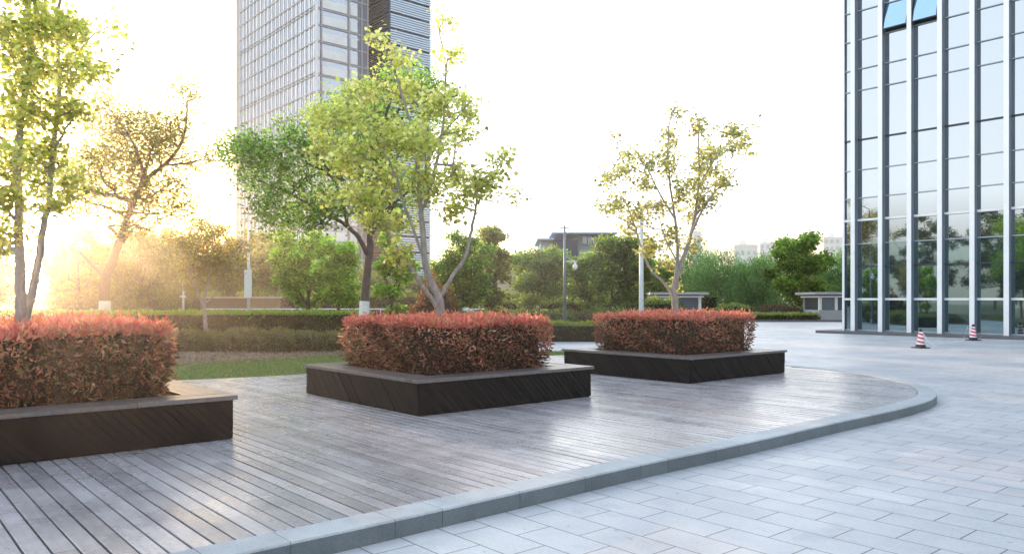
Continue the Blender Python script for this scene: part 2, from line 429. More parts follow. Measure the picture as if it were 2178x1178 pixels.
# ------------------------------------------------------------------ hedges and shrubs
def hedge_box(name, label, cat, org, du, dv, z0, z1, a, b, n, lsize, topcols, sidecols, seed, mat='redleaf', group=None, swts=None, twts=None, rad=.25, bulge=.05, aspect=.34, rough=.03, shoots=.10, core='core', flare=0.0):
    """leafy block: org = centre, a/b = half sizes along unit vectors du/dv"""
    rng = np.random.default_rng(seed); org = np.array(org, float); du = np.array(du); dv = np.array(dv)
    root = empty(name, (org[0], org[1], z0), label, cat, group)
    H = z1-z0
    # perimeter param of a rounded rectangle
    per = []; 
    for cxs, cys, t0 in ((1, 1, 0), (-1, 1, 90), (-1, -1, 180), (1, -1, 270)):
        for k in range(9):
            t = math.radians(t0+90*k/8); per.append((cxs*(a-rad)+rad*math.cos(t), cys*(b-rad)+rad*math.sin(t), math.cos(t), math.sin(t)))
    per = np.array(per+[per[0]]); dl = np.sqrt(((per[1:, :2]-per[:-1, :2])**2).sum(1)); cum = np.concatenate([[0], np.cumsum(dl)]); Lp = cum[-1]
    As = Lp*H; At = 4*a*b; ns = int(n*As/(As+At)*.62+n*.0); nt = n-ns
    t = rng.random(ns)*Lp; k = np.clip(np.searchsorted(cum, t)-1, 0, len(dl)-1); fr = ((t-cum[k])/np.maximum(dl[k], 1e-6))[:, None]
    q = per[k]*(1-fr)+per[k+1]*fr
    hz = rng.random(ns); lump = .5*np.sin(t*3.1+seed)+.5*np.sin(t*7.3+hz*5)+.4*np.sin(t*15+hz*9+seed)
    outw = bulge*(np.sin(hz*math.pi)*1.2-.2)+lump*rough+rng.normal(size=ns)*rough - np.abs(rng.normal(size=ns))*.05 + flare*hz
    px = q[:, 0]+q[:, 2]*outw; py = q[:, 1]+q[:, 3]*outw; pz = z0+hz*H*.97
    ps = np.stack([org[0]+px*du[0]+py*dv[0], org[1]+px*du[1]+py*dv[1], pz], 1)
    nx = q[:, 2:3]*du+q[:, 3:4]*dv; ds = np.concatenate([nx*.9, np.full((ns, 1), .15)], 1)+rng.normal(size=(ns, 3))*.6
    cs = pal(rng, ns, sidecols, swts, .28); cs *= (.62+.5*hz**1.2)[:, None]  # side shading put into the leaf colour, darker towards the foot
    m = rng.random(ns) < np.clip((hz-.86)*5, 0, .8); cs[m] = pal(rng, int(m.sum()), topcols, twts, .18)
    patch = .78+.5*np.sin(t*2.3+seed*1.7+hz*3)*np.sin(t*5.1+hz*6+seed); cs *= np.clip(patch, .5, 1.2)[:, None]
    ax = rng.uniform(-1, 1, nt)*(a+.02+flare); bx = rng.uniform(-1, 1, nt)*(b+.02+flare)
    ex = np.maximum(np.abs(ax)-(a-rad), 0)**2+np.maximum(np.abs(bx)-(b-rad), 0)**2; ok = ex < (rad+.03+flare)**2; ax = ax[ok]; bx = bx[ok]; nt = len(ax)
    tz = z1+rough*(np.sin(ax*4+seed)+np.sin(bx*5.3))*.7+rng.normal(size=nt)*rough*.8 + (rng.random(nt) < .12)*rng.random(nt)*shoots
    pt = np.stack([org[0]+ax*du[0]+bx*dv[0], org[1]+ax*du[1]+bx*dv[1], tz-lsize*.4], 1)
    dt = rng.normal(size=(nt, 3))*.55+np.array([0, 0, .75]); ct = pal(rng, nt, topcols, twts, .18)
    pos = np.concatenate([ps, pt]); dr = np.concatenate([ds, dt]); cc = np.concatenate([cs, ct])
    v, f = leaves(pos, lsize*rng.uniform(.6, 1.35, len(pos)), dr, .1, aspect, .10, rng)
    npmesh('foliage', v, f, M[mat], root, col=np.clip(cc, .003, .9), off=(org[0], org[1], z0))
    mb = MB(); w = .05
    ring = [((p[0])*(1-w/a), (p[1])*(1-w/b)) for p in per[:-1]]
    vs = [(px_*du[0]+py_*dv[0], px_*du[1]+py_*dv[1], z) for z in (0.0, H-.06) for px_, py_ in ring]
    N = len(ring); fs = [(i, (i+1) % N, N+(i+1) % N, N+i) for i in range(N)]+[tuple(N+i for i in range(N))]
    mb.add(vs, fs); mb.build('dark_core', M[core], root)
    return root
def mound(name, label, cat, c, rx, ry, h, n, lsize, cols, seed, wts=None, group=None, aspect=.5, mat='leaf', core='core', z0=0.0):
    rng = np.random.default_rng(seed); root = empty(name, (c[0], c[1], z0), label, cat, group)
    d = rng.normal(size=(n, 3)); d[:, 2] = np.abs(d[:, 2]); d /= np.linalg.norm(d, axis=1, keepdims=True)
    ph = rng.random(4)*6
    k = 1+.10*np.sin(d[:, 0]*5+ph[0])*np.sin(d[:, 1]*6+ph[1])+.07*np.sin(d[:, 0]*11+ph[2]+d[:, 2]*9)+rng.normal(size=n)*.035-np.abs(rng.normal(size=n))*.05
    pos = d*k[:, None]*np.array([rx, ry, h]); dr = d+rng.normal(size=(n, 3))*.7
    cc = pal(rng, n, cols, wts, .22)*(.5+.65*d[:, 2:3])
    v, f = leaves(pos, lsize*rng.uniform(.6, 1.3, n), dr, .3, aspect, .12, rng)
    npmesh('foliage', v, f, M[mat], root, col=np.clip(cc, .003, .9))
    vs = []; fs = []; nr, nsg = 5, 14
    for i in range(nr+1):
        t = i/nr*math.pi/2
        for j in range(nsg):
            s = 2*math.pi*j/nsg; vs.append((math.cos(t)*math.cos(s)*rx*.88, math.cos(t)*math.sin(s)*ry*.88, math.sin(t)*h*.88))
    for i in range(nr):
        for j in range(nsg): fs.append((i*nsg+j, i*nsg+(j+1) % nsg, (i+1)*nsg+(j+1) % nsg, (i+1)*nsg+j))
    mb = MB(); mb.add(vs, fs); mb.build('dark_core', M[core], root, smooth=True)
    return root
# ================================================================== GROUND
def sheet(name, pts, z, mat, kind='structure', cat=None, label=None):
    o = npmesh(name, np.array([(p[0], p[1], z) for p in pts]), [list(range(len(pts)))], mat)
    o['kind'] = kind
    if cat: o['category'] = cat
    if label: o['label'] = label
    return o
sheet('ground', [(-2500, -600), (2500, -600), (2500, 4000), (-2500, 4000)], -.05, M['ground'], cat='ground', label='flat ground reaching to the horizon')
sheet('plaza_paving', [(-30, -30), (70, -30), (70, 56.5), (-2.5, 56.5), (-2.5, 24), (-30, 3)], 0, M['paver'], cat='paving', label='pale blue grey rectangular pavers of the plaza')
sheet('lawn', catmull([(-60, -12, 0), (-30, 5, 0), (-12, 8, 0), (0, 15, 0), (2.2, 19.2, 0), (2.4, 23.5, 0), (0, 24.4, 0), (-2.8, 25.5, 0), (-3.4, 30, 0), (-3.4, 46, 0)], 5)+[np.array((-80, 46, 0))], .02, M['lawn'], cat='lawn', label='strip of green lawn behind the timber deck')
sheet('planting_bed', catmull([(-14, 16.5, 0), (-10.2, 17.5, 0), (-8, 19.3, 0), (-6, 21.5, 0), (-3.4, 23.6, 0), (-3.4, 27, 0), (-3.5, 31, 0)], 5)+[np.array((-34, 31, 0)), np.array((-34, 16, 0))], .035, M['soil'], cat='planting bed', label='bare brown soil of the bed in front of the long hedge')
sheet('road', [(-90, 47), (-2.5, 47), (-2.5, 57), (90, 62.6), (90, 50), (160, 50), (160, 90), (-90, 74)], -.02, M['road'], cat='road', label='road running behind the hedges')
# ------------------------------------------------------------------ deck
front = [(-13, -4.6), (-9.5, -1.6), (-6, 1.25), (-3.6, 3.2), (-2.04, 4.57), (-1.08, 5.4), (.04, 6.4), (1.04, 7.3), (2.3, 8.36), (3.83, 9.72), (5.3, 11.0), (6.3, 12.1), (6.86, 13.3), (7.08, 14.6), (6.95, 15.9), (6.35, 17.3), (5.0, 18.9), (3.2, 20.1)]
back = [(1.3, 20.9), (-.6, 19.6), (-4.12, 15.75), (-6.5, 14.3), (-10, 12.6), (-14.5, 9.5), (-17.5, 4), (-16.5, -2)]
FR = catmull(front, 8)
BK = catmull([front[-1]]+back, 5)
poly = [p[:2] for p in FR]+[p[:2] for p in BK[1:]]
PUV = np.array([uv(p) for p in poly])
def span(u):
    vs = []
    n = len(PUV)
    for i in range(n):
        a = PUV[i]; b = PUV[(i+1) % n]
        if (a[0]-u)*(b[0]-u) < 0: vs.append(a[1]+(b[1]-a[1])*(u-a[0])/(b[0]-a[0]))
    return (min(vs), max(vs)) if len(vs) >= 2 else None
mb = MB(); rng = np.random.default_rng(3)
PW = .132; u0 = PUV[:, 0].min(); u1 = PUV[:, 0].max(); k = math.ceil(u0/PW)
while (k+1)*PW < u1:
    ua, ub = k*PW+.0072, (k+1)*PW-.0072; A_ = span(ua); B_ = span(ub); k += 1
    if not A_ or not B_: continue
    lo = min(A_[0], B_[0]); hi = max(A_[1], B_[1])
    cuts = [lo-.1]; x = lo-rng.random()*3.2
    while x < hi:
        x += rng.choice([2.0, 2.6, 3.2]); cuts.append(x)
    for c0, c1 in zip(cuts[:-1], cuts[1:]):
        a0 = max(c0+.002, A_[0]+.006); a1 = min(c1-.002, A_[1]); b0 = max(c0+.002, B_[0]+.006); b1 = min(c1-.002, B_[1])
        if a1-a0 < .02 or b1-b0 < .02: continue
        g = rng.uniform(.82, 1.18); t = rng.random()
        col = tuple(np.array((.31, .29, .305))*(1-t)*g + np.array((.37, .355, .37))*t*g)
        dz = rng.normal()*.0009; ti = rng.normal()*.0006
        p = [xy(ua, a0), xy(ub, b0), xy(ub, b1), xy(ua, a1)]
        top = [DZ+dz-ti, DZ+dz+ti, DZ+dz+ti*.3, DZ+dz-ti*.3]
        e = .003
        pi_ = [xy(ua+e, a0), xy(ub-e, b0), xy(ub-e, b1), xy(ua+e, a1)]
        vs = [(*q, DZ-.03) for q in p]+[(*q, z-e) for q, z in zip(p, top)]+[(*q, z) for q, z in zip(pi_, top)]
        mb.add(vs, [(8, 9, 10, 11), (0, 1, 5, 4), (1, 2, 6, 5), (2, 3, 7, 6), (3, 0, 4, 7), (4, 5, 9, 8), (5, 6, 10, 9), (6, 7, 11, 10), (7, 4, 8, 11)], col)
o = mb.build('deck_floor', M['deck'], col=True); tag(o, 'weathered grey brown timber deck of long boards', 'deck', kind='structure')
o = sheet('deck_base_ground', poly, DZ-.032, M['black'], cat='deck base', label='dark gap under the deck boards')
# kerb
def offset(pl, d):
    out = []
    for i in range(len(pl)):
        a = pl[max(i-1, 0)]; b = pl[min(i+1, len(pl)-1)]; t = (b-a)/np.linalg.norm(b-a); out.append(pl[i]+np.array([t[1], -t[0]])*d)
    return out
FRs = [p[:2] for p in FR]; L = [0]
for a, b in zip(FRs[:-1], FRs[1:]): L.append(L[-1]+np.linalg.norm(b-a))
L = np.array(L); FX = np.array(FRs); OX = np.array(offset(FRs, .27))
def pl(arr, s): return np.array([np.interp(s, L, arr[:, 0]), np.interp(s, L, arr[:, 1])])
mb = MB(); s = 0; rng = np.random.default_rng(5)
while s < L[-1]-.1:
    e = min(s+rng.choice([.75, .5, .75, .4]), L[-1]); g = rng.uniform(.93, 1.06); col = (.40*g, .43*g, .45*g); K = 5
    g0, g1 = s+.0018, e-.0018
    prev = None; vs = []; fs = []
    for i in range(K+1):
        q = g0+(g1-g0)*i/K; pi_ = pl(FX, q)+(pl(OX, q)-pl(FX, q))*.012; po = pl(OX, q); d = (po-pi_)/np.linalg.norm(po-pi_)
        pr = [(*pi_, -.05), (*pi_, DZ+.004), (*(po-d*.012), DZ+.004), (*(po-d*.003), DZ-.001), (*po, DZ-.012), (*po, -.05)]
        vs += pr
    for i in range(K):
        for j in range(5): fs.append((i*6+j, i*6+j+1, (i+1)*6+j+1, (i+1)*6+j))
    fs.append((5, 4, 3, 2, 1, 0)); fs.append(tuple(K*6+j for j in range(6)))
    mb.add(vs, fs, col); s = e; kc = (col[0]*.32, col[1]*.36, col[2]*.38)  # kc: outer and end faces darkened, their shade put into the colour
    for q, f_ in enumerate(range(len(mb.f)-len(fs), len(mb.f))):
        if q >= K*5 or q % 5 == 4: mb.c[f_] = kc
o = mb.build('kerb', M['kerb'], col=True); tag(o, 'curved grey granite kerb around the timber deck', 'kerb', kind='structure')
# ================================================================== PLANTERS
S = 3.2; PH = .47
PC = [np.array([-5.43, 6.28]), np.array([-1.2, 9.94]), np.array([3.17, 13.83])]
def clip_poly(pts, x0, x1, z0, z1):
    def cl(pts, f, inter):
        out = []
        for i in range(len(pts)):
            a, b = pts[i], pts[(i+1) % len(pts)]
            fa, fb = f(a), f(b)
            if fa >= 0: out.append(a)
            if fa*fb < 0:
                t = fa/(fa-fb); out.append((a[0]+(b[0]-a[0])*t, a[1]+(b[1]-a[1])*t))
        return out
    for f in (lambda p: p[0]-x0, lambda p: x1-p[0], lambda p: p[1]-z0, lambda p: z1-p[1]):
        if len(pts) < 3: return []
        pts = cl(pts, f, None)
    return pts
PLAB = ['dark slatted timber planter box nearest the sun glow, cut by the left frame edge', 'dark slatted timber planter box in the middle, between the other two planters', 'dark slatted timber planter box by the rounded end of the deck']
def planter(i, c):
    t = empty('planter_box', (c[0], c[1], DZ), PLAB[i], 'planter', 'square timber planter boxes on the deck')
    rng = np.random.default_rng(20+i)
    def face(o, d, nrm, name='side_panel'):     # o = lower left corner seen from outside, d = along, nrm = outward
        m = MB(); w = .078; gap = .010; x = -.6
        while x < S+.1:
            sl = .42                            # boards lean so that their tops are further left
            quad = [(x+sl, 0.0), (x+sl+w*1.3-gap, 0.0), (x+w*1.3-gap, PH-.05), (x, PH-.05)]
            pts = clip_poly(quad, 0.012, S-.012, .0, PH-.05); x += w*1.3
            if len(pts) < 3: continue
            g = rng.uniform(.55, 1.7); dp = rng.normal()*.003
            n = len(pts); vs = []
            for dep in (-.02, .0+dp):
                for p in pts: q = np.array(o)+np.array(d)*p[0]+np.array(nrm)*dep; vs.append((q[0], q[1], p[1]+.012))
            fs = [tuple(range(n, 2*n))]+[(k, (k+1) % n, n+(k+1) % n, n+k) for k in range(n)]
            m.add(vs, fs, (g, g, g))
        m.build(name, M['slat'], t, col=True)
    ins = .03
    face((0, 0), U, -V); face(V*S, -V, -U); face(U*S, V, U); face(U*S+V*S, -U, V)
    m = MB(); O = (0, 0)
    m.gbox(O, .022, S-.022, .022, S-.022, 0.002, PH-.06, (.5, .5, .5)); m.build('inner_frame', M['slat'], t, col=True)
    # rim: four runs of boards, mitred by butting
    m = MB(); W = .44; ov = .035; z0, z1 = PH-.045, PH
    def run(a0, a1, b0, b1, along):
        x = a0 if along == 'u' else b0; end = a1 if along == 'u' else b1
        lanes = 3; 
        for ln in range(lanes):
            x = a0 if along == 'u' else b0
            while x < end-1e-4:
                e = min(x+rng.uniform(1.0, 1.9), end); e = end if end-e < .4 else e; g = rng.uniform(.8, 1.25); dz = rng.normal()*.001
                if along == 'u': bb = b0+(b1-b0)*ln/lanes; m.gbox(O, x+.002, e-.002, bb+.003, bb+(b1-b0)/lanes-.003, z0, z1+dz, (g, g, g))
                else: aa = a0+(a1-a0)*ln/lanes; m.gbox(O, aa+.003, aa+(a1-a0)/lanes-.003, x+.002, e-.002, z0, z1+dz, (g, g, g))
                x = e
    run(-ov, S+ov, -ov, W-ov, 'u'); run(-ov, S+ov, S+ov-W, S+ov, 'u'); run(-ov, W-ov, W-ov, S+ov-W, 'v'); run(S+ov-W, S+ov, W-ov, S+ov-W, 'v')
    m.build('rim', M['rim'], t, col=True, bevel=.003)
    m = MB(); m.gbox(O, W-ov+.004, S+ov-W-.004, W-ov+.004, S+ov-W-.004, PH-.2, PH-.03); m.build('soil', M['darksoil'], t)
    return t
for i, c in enumerate(PC): planter(i, c)
redtop = [(.80, .20, .18), (.86, .31, .25), (.70, .13, .13), (.80, .42, .28), (.50, .26, .10)]
redside = [(.78, .32, .23), (.62, .20, .15), (.82, .48, .34), (.30, .31, .10), (.44, .20, .12), (.13, .18, .06)]
HL = ['clipped red leaved hedge in the left planter, warm with sun haze', 'clipped red leaved hedge in the middle planter under the tallest bushy tree', 'clipped red leaved hedge in the planter by the rounded deck end']
for i, c in enumerate(PC):
    ctr = c+(U+V)*S/2
    hedge_box('red_hedge', HL[i], 'hedge', ctr-(U*.05 if i == 0 else 0), U, V, DZ+PH-.03, 1.30+(.02 if i == 0 else 0), 1.15-(.06 if i == 0 else 0), 1.15, [34000, 30000, 24000][i], [.072, .068, .068][i], redtop, redside, 31+i,
              group='clipped red hedges in the planters', swts=[.26, .2, .16, .14, .14, .10], rad=.3, bulge=.05, rough=.03, shoots=.10, flare=.10)
# ================================================================== PLANTER TREES
YG = [(.78, .82, .22), (.88, .90, .34), (.60, .74, .15), (.84, .76, .24), (.34, .48, .08)]
Zb = DZ+PH-.05
tree('planter_tree', 'tall slender stemmed tree rising from the left red hedge against the sun', 'tree', (50, 860, Zb),
     [([(50, 745), (48, 700), (44, 640), (42, 560), (38, 430), (38, 330), (45, 250), (62, 140), (60, 20), (50, -120), (60, -240)], .075, .014),
      ([(48, 700), (70, 620), (88, 520), (105, 420), (116, 300), (126, 180), (120, 60), (140, -60), (150, -200)], .055, .010),
      ([(40, 345), (15, 305), (-20, 280), (-90, 210), (-150, 100)], .03, .008),
      ([(112, 320), (150, 260), (185, 210)], .016, .006), ([(124, 165), (165, 110), (205, 70), (235, 58)], .014, .005),
      ([(42, 480), (0, 430), (-60, 380), (-120, 330)], .025, .008), ([(122, 90), (85, 10), (70, -90)], .018, .006),
      ([(100, 450), (140, 420), (180, 430)], .012, .004)],
     [(20, 60, 60, 60), (90, 40, 60, 60), (60, 140, 70, 60), (150, 60, 50, 40), (60, 230, 70, 60), (150, 150, 40, 50), (155, 230, 45, 40), (90, 330, 60, 50),
      (0, 330, 60, 50), (205, 150, 30, 20), (235, 58, 18, 10), (30, -60, 90, 70), (130, -90, 80, 70), (-90, 60, 90, 90), (-110, 220, 80, 80), (-100, 340, 70, 50), (60, -210, 90, 60), (10, 420, 50, 40), (160, 390, 35, 30), (-10, 520, 40, 30), (110, 430, 40, 30), (20, 480, 35, 25), (70, 380, 40, 30)],
     8.54, 620, 20, .064, YG, [.3, .2, .25, .15, .1], group='young trees planted in the red hedges', spread=.8, lspread=.09, aspect=.85, seed=101, tip_r=.0045, leafm='glowleaf')
tree('planter_tree', 'many stemmed bushy yellow green tree rising from the middle red hedge', 'tree', (937, 800, Zb),
     [([(938, 720), (937, 690), (934, 640), (917, 600), (905, 560), (898, 480), (893, 420), (885, 330), (868, 240), (838, 150), (805, 85)], .088, .012),
      ([(932, 655), (903, 615), (878, 575), (845, 525), (815, 480), (795, 430), (762, 380), (720, 320), (690, 270)], .042, .009),
      ([(936, 630), (962, 588), (990, 545), (1003, 490), (1012, 440), (1020, 390), (1055, 360), (1075, 330)], .038, .008),
      ([(900, 450), (928, 350), (944, 250), (948, 150), (938, 90), (928, 35)], .032, .007), ([(888, 345), (950, 275), (985, 235), (1005, 205)], .02, .006),
      ([(1018, 420), (1060, 428), (1100, 412)], .012, .005), ([(915, 600), (890, 520), (862, 440), (835, 360), (800, 280), (770, 210)], .032, .008),
      ([(820, 490), (770, 450), (710, 430)], .016, .005)],
     [(805, 80, 24, 18), (840, 120, 34, 34), (940, 45, 14, 25), (952, 110, 22, 26), (780, 190, 55, 40), (860, 200, 55, 45), (925, 220, 45, 45), (740, 240, 55, 40), (690, 245, 45, 35),
      (820, 290, 70, 50), (900, 300, 60, 50), (960, 200, 25, 25), (998, 230, 28, 35), (985, 290, 30, 25), (740, 330, 60, 45), (690, 310, 40, 40), (830, 380, 65, 45), (900, 390, 50, 45),
      (770, 410, 50, 35), (1035, 380, 42, 30), (1072, 330, 16, 24), (1095, 415, 28, 12), (1000, 400, 45, 35), (965, 370, 40, 40), (720, 420, 40, 22), (840, 470, 50, 30), (800, 470, 35, 30), (845, 540, 35, 35), (960, 450, 35, 25)],
     12.2, 720, 11, .08, YG, [.34, .24, .22, .12, .08], group='young trees planted in the red hedges', spread=.9, lspread=.105, aspect=.85, seed=102, tip_r=.005, leafm='glowleaf')
tree('planter_tree', 'sparse open branched tree rising from the red hedge by the rounded deck end', 'tree', (1437, 770, Zb),
     [([(1438, 725), (1437, 668), (1433, 620), (1441, 580), (1457, 540), (1474, 480), (1484, 420), (1487, 330), (1482, 250)], .085, .010),
      ([(1434, 615), (1441, 540), (1438, 480), (1426, 400), (1420, 320), (1424, 265), (1436, 225)], .042, .007),
      ([(1457, 540), (1480, 475), (1512, 420), (1556, 370), (1602, 318)], .035, .006), ([(1486, 400), (1520, 340), (1568, 290), (1606, 262)], .022, .005),
      ([(1432, 625), (1408, 598), (1382, 570), (1365, 530), (1352, 485), (1332, 435), (1312, 400), (1292, 370)], .034, .007), ([(1350, 480), (1310, 460), (1268, 436)], .016, .005),
      ([(1438, 470), (1402, 410), (1372, 350), (1340, 312), (1300, 290)], .024, .005), ([(1441, 560), (1412, 500), (1400, 450)], .018, .006)],
     [(1435, 235, 18, 20), (1484, 270, 26, 32), (1550, 275, 42, 22), (1604, 268, 10, 8), (1598, 320, 10, 10), (1545, 320, 40, 28), (1495, 335, 34, 34), (1420, 290, 24, 30), (1380, 335, 40, 30), (1304, 292, 12, 12), (1335, 330, 26, 18),
      (1290, 385, 24, 26), (1320, 425, 34, 26), (1272, 436, 12, 6), (1365, 385, 28, 26), (1405, 440, 32, 20), (1505, 425, 34, 34), (1548, 385, 26, 20), (1470, 455, 24, 34), (1390, 525, 34, 30), (1430, 500, 30, 30), (1415, 560, 24, 16), (1436, 610, 14, 18), (1475, 520, 24, 18), (1425, 340, 26, 50), (1485, 380, 20, 60), (1340, 480, 24, 36), (1365, 450, 30, 40), (1520, 370, 40, 40), (1320, 360, 34, 34), (1455, 400, 34, 40), (1580, 300, 26, 24), (1300, 440, 34, 16)],
     16.1, 620, 9, .082, [(.66, .66, .22), (.76, .74, .32), (.46, .50, .14), (.30, .34, .09)], [.3, .25, .25, .2], group='young trees planted in the red hedges', spread=.85, lspread=.085, aspect=.8, seed=103, tip_r=.004, shade=False)
# ================================================================== LARGE TREES OVER THE LAWN
DG = [(.24, .46, .07), (.36, .58, .11), (.12, .28, .04), (.50, .68, .14)]
tree('park_tree', 'large dark green spreading tree with whitewashed trunk behind the middle planter', 'tree', (773, 772),
     [([(772, 760), (773, 700), (777, 620), (785, 540), (788, 490), (792, 400), (805, 300), (835, 200)], .15, .03),
      ([(783, 545), (762, 505), (730, 475), (690, 455), (640, 425), (590, 400), (540, 380)], .07, .012), ([(789, 500), (825, 445), (880, 395), (930, 330)], .06, .012),
      ([(740, 485), (725, 420), (690, 350), (640, 300), (560, 300), (500, 310)], .05, .01), ([(800, 330), (750, 260), (720, 210)], .04, .01), ([(815, 260), (880, 210), (930, 170)], .035, .01)],
     [(850, 170, 85, 45), (920, 195, 50, 55), (760, 215, 70, 55), (700, 255, 70, 60), (830, 270, 90, 75), (930, 290, 50, 60), (640, 290, 65, 55), (575, 320, 60, 55), (515, 325, 42, 40), (490, 318, 26, 22), (710, 340, 75, 65), (615, 370, 65, 60),
      (810, 370, 75, 65), (900, 390, 60, 60), (640, 425, 60, 50), (570, 420, 50, 50), (705, 420, 60, 50), (600, 470, 45, 35), (770, 440, 60, 45), (540, 375, 40, 38), (670, 470, 50, 30), (560, 460, 34, 26), (850, 450, 45, 35), (540, 300, 50, 34), (740, 290, 60, 50)],
     20, 1000, 22, .105, DG, [.35, .3, .2, .15], bark='bark_dark', spread=1.5, lspread=.21, aspect=.6, paint=1.68, seed=111, tip_r=.009, group='whitewashed trees over the lawn')
GOLD = [(.36, .36, .06), (.46, .46, .09), (.22, .24, .04), (.34, .30, .06)]
OL = [(.22, .22, .05), (.30, .28, .07), (.15, .16, .04), (.36, .33, .09)]
tree('park_tree', 'leaning brown trunked tree with whitewashed foot behind the long hedge', 'tree', (224, 732),
     [([(223, 722), (223, 640), (225, 590), (240, 555), (262, 490), (276, 450), (296, 405), (312, 380), (345, 355), (380, 315), (395, 270), (398, 215)], .21, .03),
      ([(295, 408), (304, 370), (294, 330), (272, 285), (243, 245), (215, 212)], .09, .015), ([(224, 590), (195, 562), (165, 532), (132, 505)], .08, .03), ([(270, 462), (230, 442), (188, 428), (150, 400)], .06, .015),
      ([(350, 352), (410, 345), (470, 325)], .05, .012), ([(304, 372), (320, 330), (335, 280)], .04, .012), ([(276, 450), (330, 455), (380, 450)], .045, .012)],
     [(398, 200, 38, 30), (378, 250, 34, 34), (335, 275, 50, 40), (262, 265, 48, 48), (228, 215, 36, 34), (300, 335, 40, 34), (300, 405, 75, 34), (215, 395, 65, 44), (345, 440, 60, 30), (180, 440, 60, 34), (405, 342, 44, 20), (460, 328, 36, 20), (245, 330, 44, 34), (135, 385, 55, 36), (270, 440, 60, 26), (190, 310, 40, 36), (345, 320, 40, 30), (110, 440, 40, 26), (395, 430, 34, 24), (290, 365, 50, 50), (330, 305, 50, 50), (245, 350, 50, 60), (250, 300, 50, 50), (200, 260, 34, 40), (200, 350, 50, 50), (370, 390, 50, 40), (160, 350, 40, 40), (300, 250, 40, 40), (270, 480, 70, 30), (360, 290, 30, 40)],
     29, 900, 19, .135, GOLD, [.35, .25, .25, .15], bark='bark_brown', spread=1.6, lspread=.34, aspect=.5, leafm='glowleaf', paint=1.60, seed=112, tip_r=.012, group='whitewashed trees over the lawn')
tree('small_tree', 'small tree with pale forked trunk standing in front of the long hedge', 'tree', (440, 738),
     [([(440, 738), (437, 690), (434, 655), (436, 630), (445, 590), (450, 540)], .085, .025), ([(434, 655), (420, 620), (408, 585), (395, 545), (380, 520)], .045, .012),
      ([(436, 645), (458, 625), (468, 590), (490, 550), (505, 530)], .04, .012)],
     [(440, 540, 50, 36), (395, 525, 34, 30), (490, 545, 38, 34), (440, 500, 50, 22), (410, 570, 34, 24), (465, 585, 34, 22), (370, 510, 22, 14), (515, 520, 20, 18), (425, 478, 26, 18), (470, 488, 24, 18), (440, 560, 50, 30), (400, 600, 20, 14)],
     26, 300, 26, .105, [(.42, .36, .09), (.52, .46, .12), (.34, .24, .09), (.50, .50, .14)], bark='bark_grey', spread=.5, lspread=.17, aspect=.5, seed=113, tip_r=.008)
# ------------------------------------------------------------------ background trees
def bgtree(name, label, px, depth, top, bot, w, cols, seed, n=90, nl=45, lsize=.2, wts=None, bark='bark_dark', paint=0, droop=0, group=None, tr=.11, lsp=.3, narrow=False, aspect=.55, bare=None, gy=0):
    base_py = HY+EYE*F/depth; w = w*1.2; n = int(n*1.6); nl = int(nl*1.25); lsp = lsp*.78; lsize = lsize*1.08; bot = bot+4; cols = [tuple(np.array(q_)*np.array((.85, 1.06, .75))) for q_ in cols]
    rr = np.random.default_rng(seed+900); h = bot-top; bl = []
    K = 19 if not narrow else 11
    for i in range(K):
        r = math.sqrt((i+.5)/K); th = i*2.39996+rr.normal()*.25; s = (.19 if narrow else .165)*(1.15-.35*r)*rr.uniform(.75, 1.3)
        ex = r*.82*w*.5*rr.uniform(.85, 1.12); ez = r*.93*h*.5*rr.uniform(.9, 1.08)
        bl.append((px+ex*math.cos(th), top+h*.5-ez*math.sin(th), max(w*s, 6), max(min(w, h)*s*.8, 6)))
    lean = rr.normal()*w*.04
    g = [([(px, base_py), (px+lean, (bot+base_py)/2), (px+lean*1.5, bot-h*.2), (px+rr.normal()*w*.05, top+h*.5), (px+rr.normal()*w*.06, top+h*.2)], tr, tr*.25),
         ([(px+lean*1.4, bot-h*.05), (px-w*.15, bot-h*.35), (px-w*.28, top+h*.4)], tr*.5, tr*.15), ([(px+lean*1.4, bot-h*.1), (px+w*.15, bot-h*.4), (px+w*.27, top+h*.35)], tr*.5, tr*.15)]
    return tree(name, label, 'tree', (px, base_py), g, bl, depth, n, nl, lsize, cols, wts, bark=bark, group=group, spread=w/F*depth*.25, lspread=lsp, aspect=aspect, paint=paint, seed=seed, tip_r=.012, droop=droop)
WY = [(.32, .30, .06), (.42, .38, .08), (.22, .22, .05), (.32, .25, .06)]
BY = [(.46, .62, .09), (.60, .72, .14), (.32, .50, .07), (.18, .32, .05)]
MG = [(.22, .32, .08), (.32, .40, .10), (.13, .20, .05), (.42, .44, .12)]
WG = [(.24, .38, .15), (.32, .46, .19), (.16, .27, .10), (.38, .48, .18)]
GL = 'sunlit trees along the road behind the long hedge'
bgtree('roadside_tree', 'hazy yellow tree left of the sun at the left edge', -45, 40, 440, 650, 150, WY, 201, 110, 45, .2, group=GL)
bgtree('roadside_tree', 'hazy yellow tree just right of the sun, left of the leaning trunk', 172, 44, 480, 655, 120, WY, 202, 100, 45, .2, group=GL)
bgtree('roadside_tree', 'soft yellow willow like tree right of the leaning trunk', 320, 46, 470, 640, 170, WY, 203, 110, 50, .17, group=GL, droop=.6, aspect=.3)
bgtree('roadside_tree', 'low olive tree partly behind the small forked tree', 395, 50, 500, 632, 100, OL, 204, 80, 45, .2, group=GL)
bgtree('roadside_tree', 'brownish tree beside the banner pole in front of the brown wall', 580, 62, 500, 622, 90, [(.24, .22, .08), (.32, .28, .10), (.18, .14, .07), (.30, .32, .10)], 205, 80, 45, .2, group=GL, bark='bark_brown')
bgtree('roadside_tree', 'yellow tree peeping over the hedge far left behind the stems', -150, 36, 380, 640, 230, WY, 206, 110, 45, .2, group=GL)
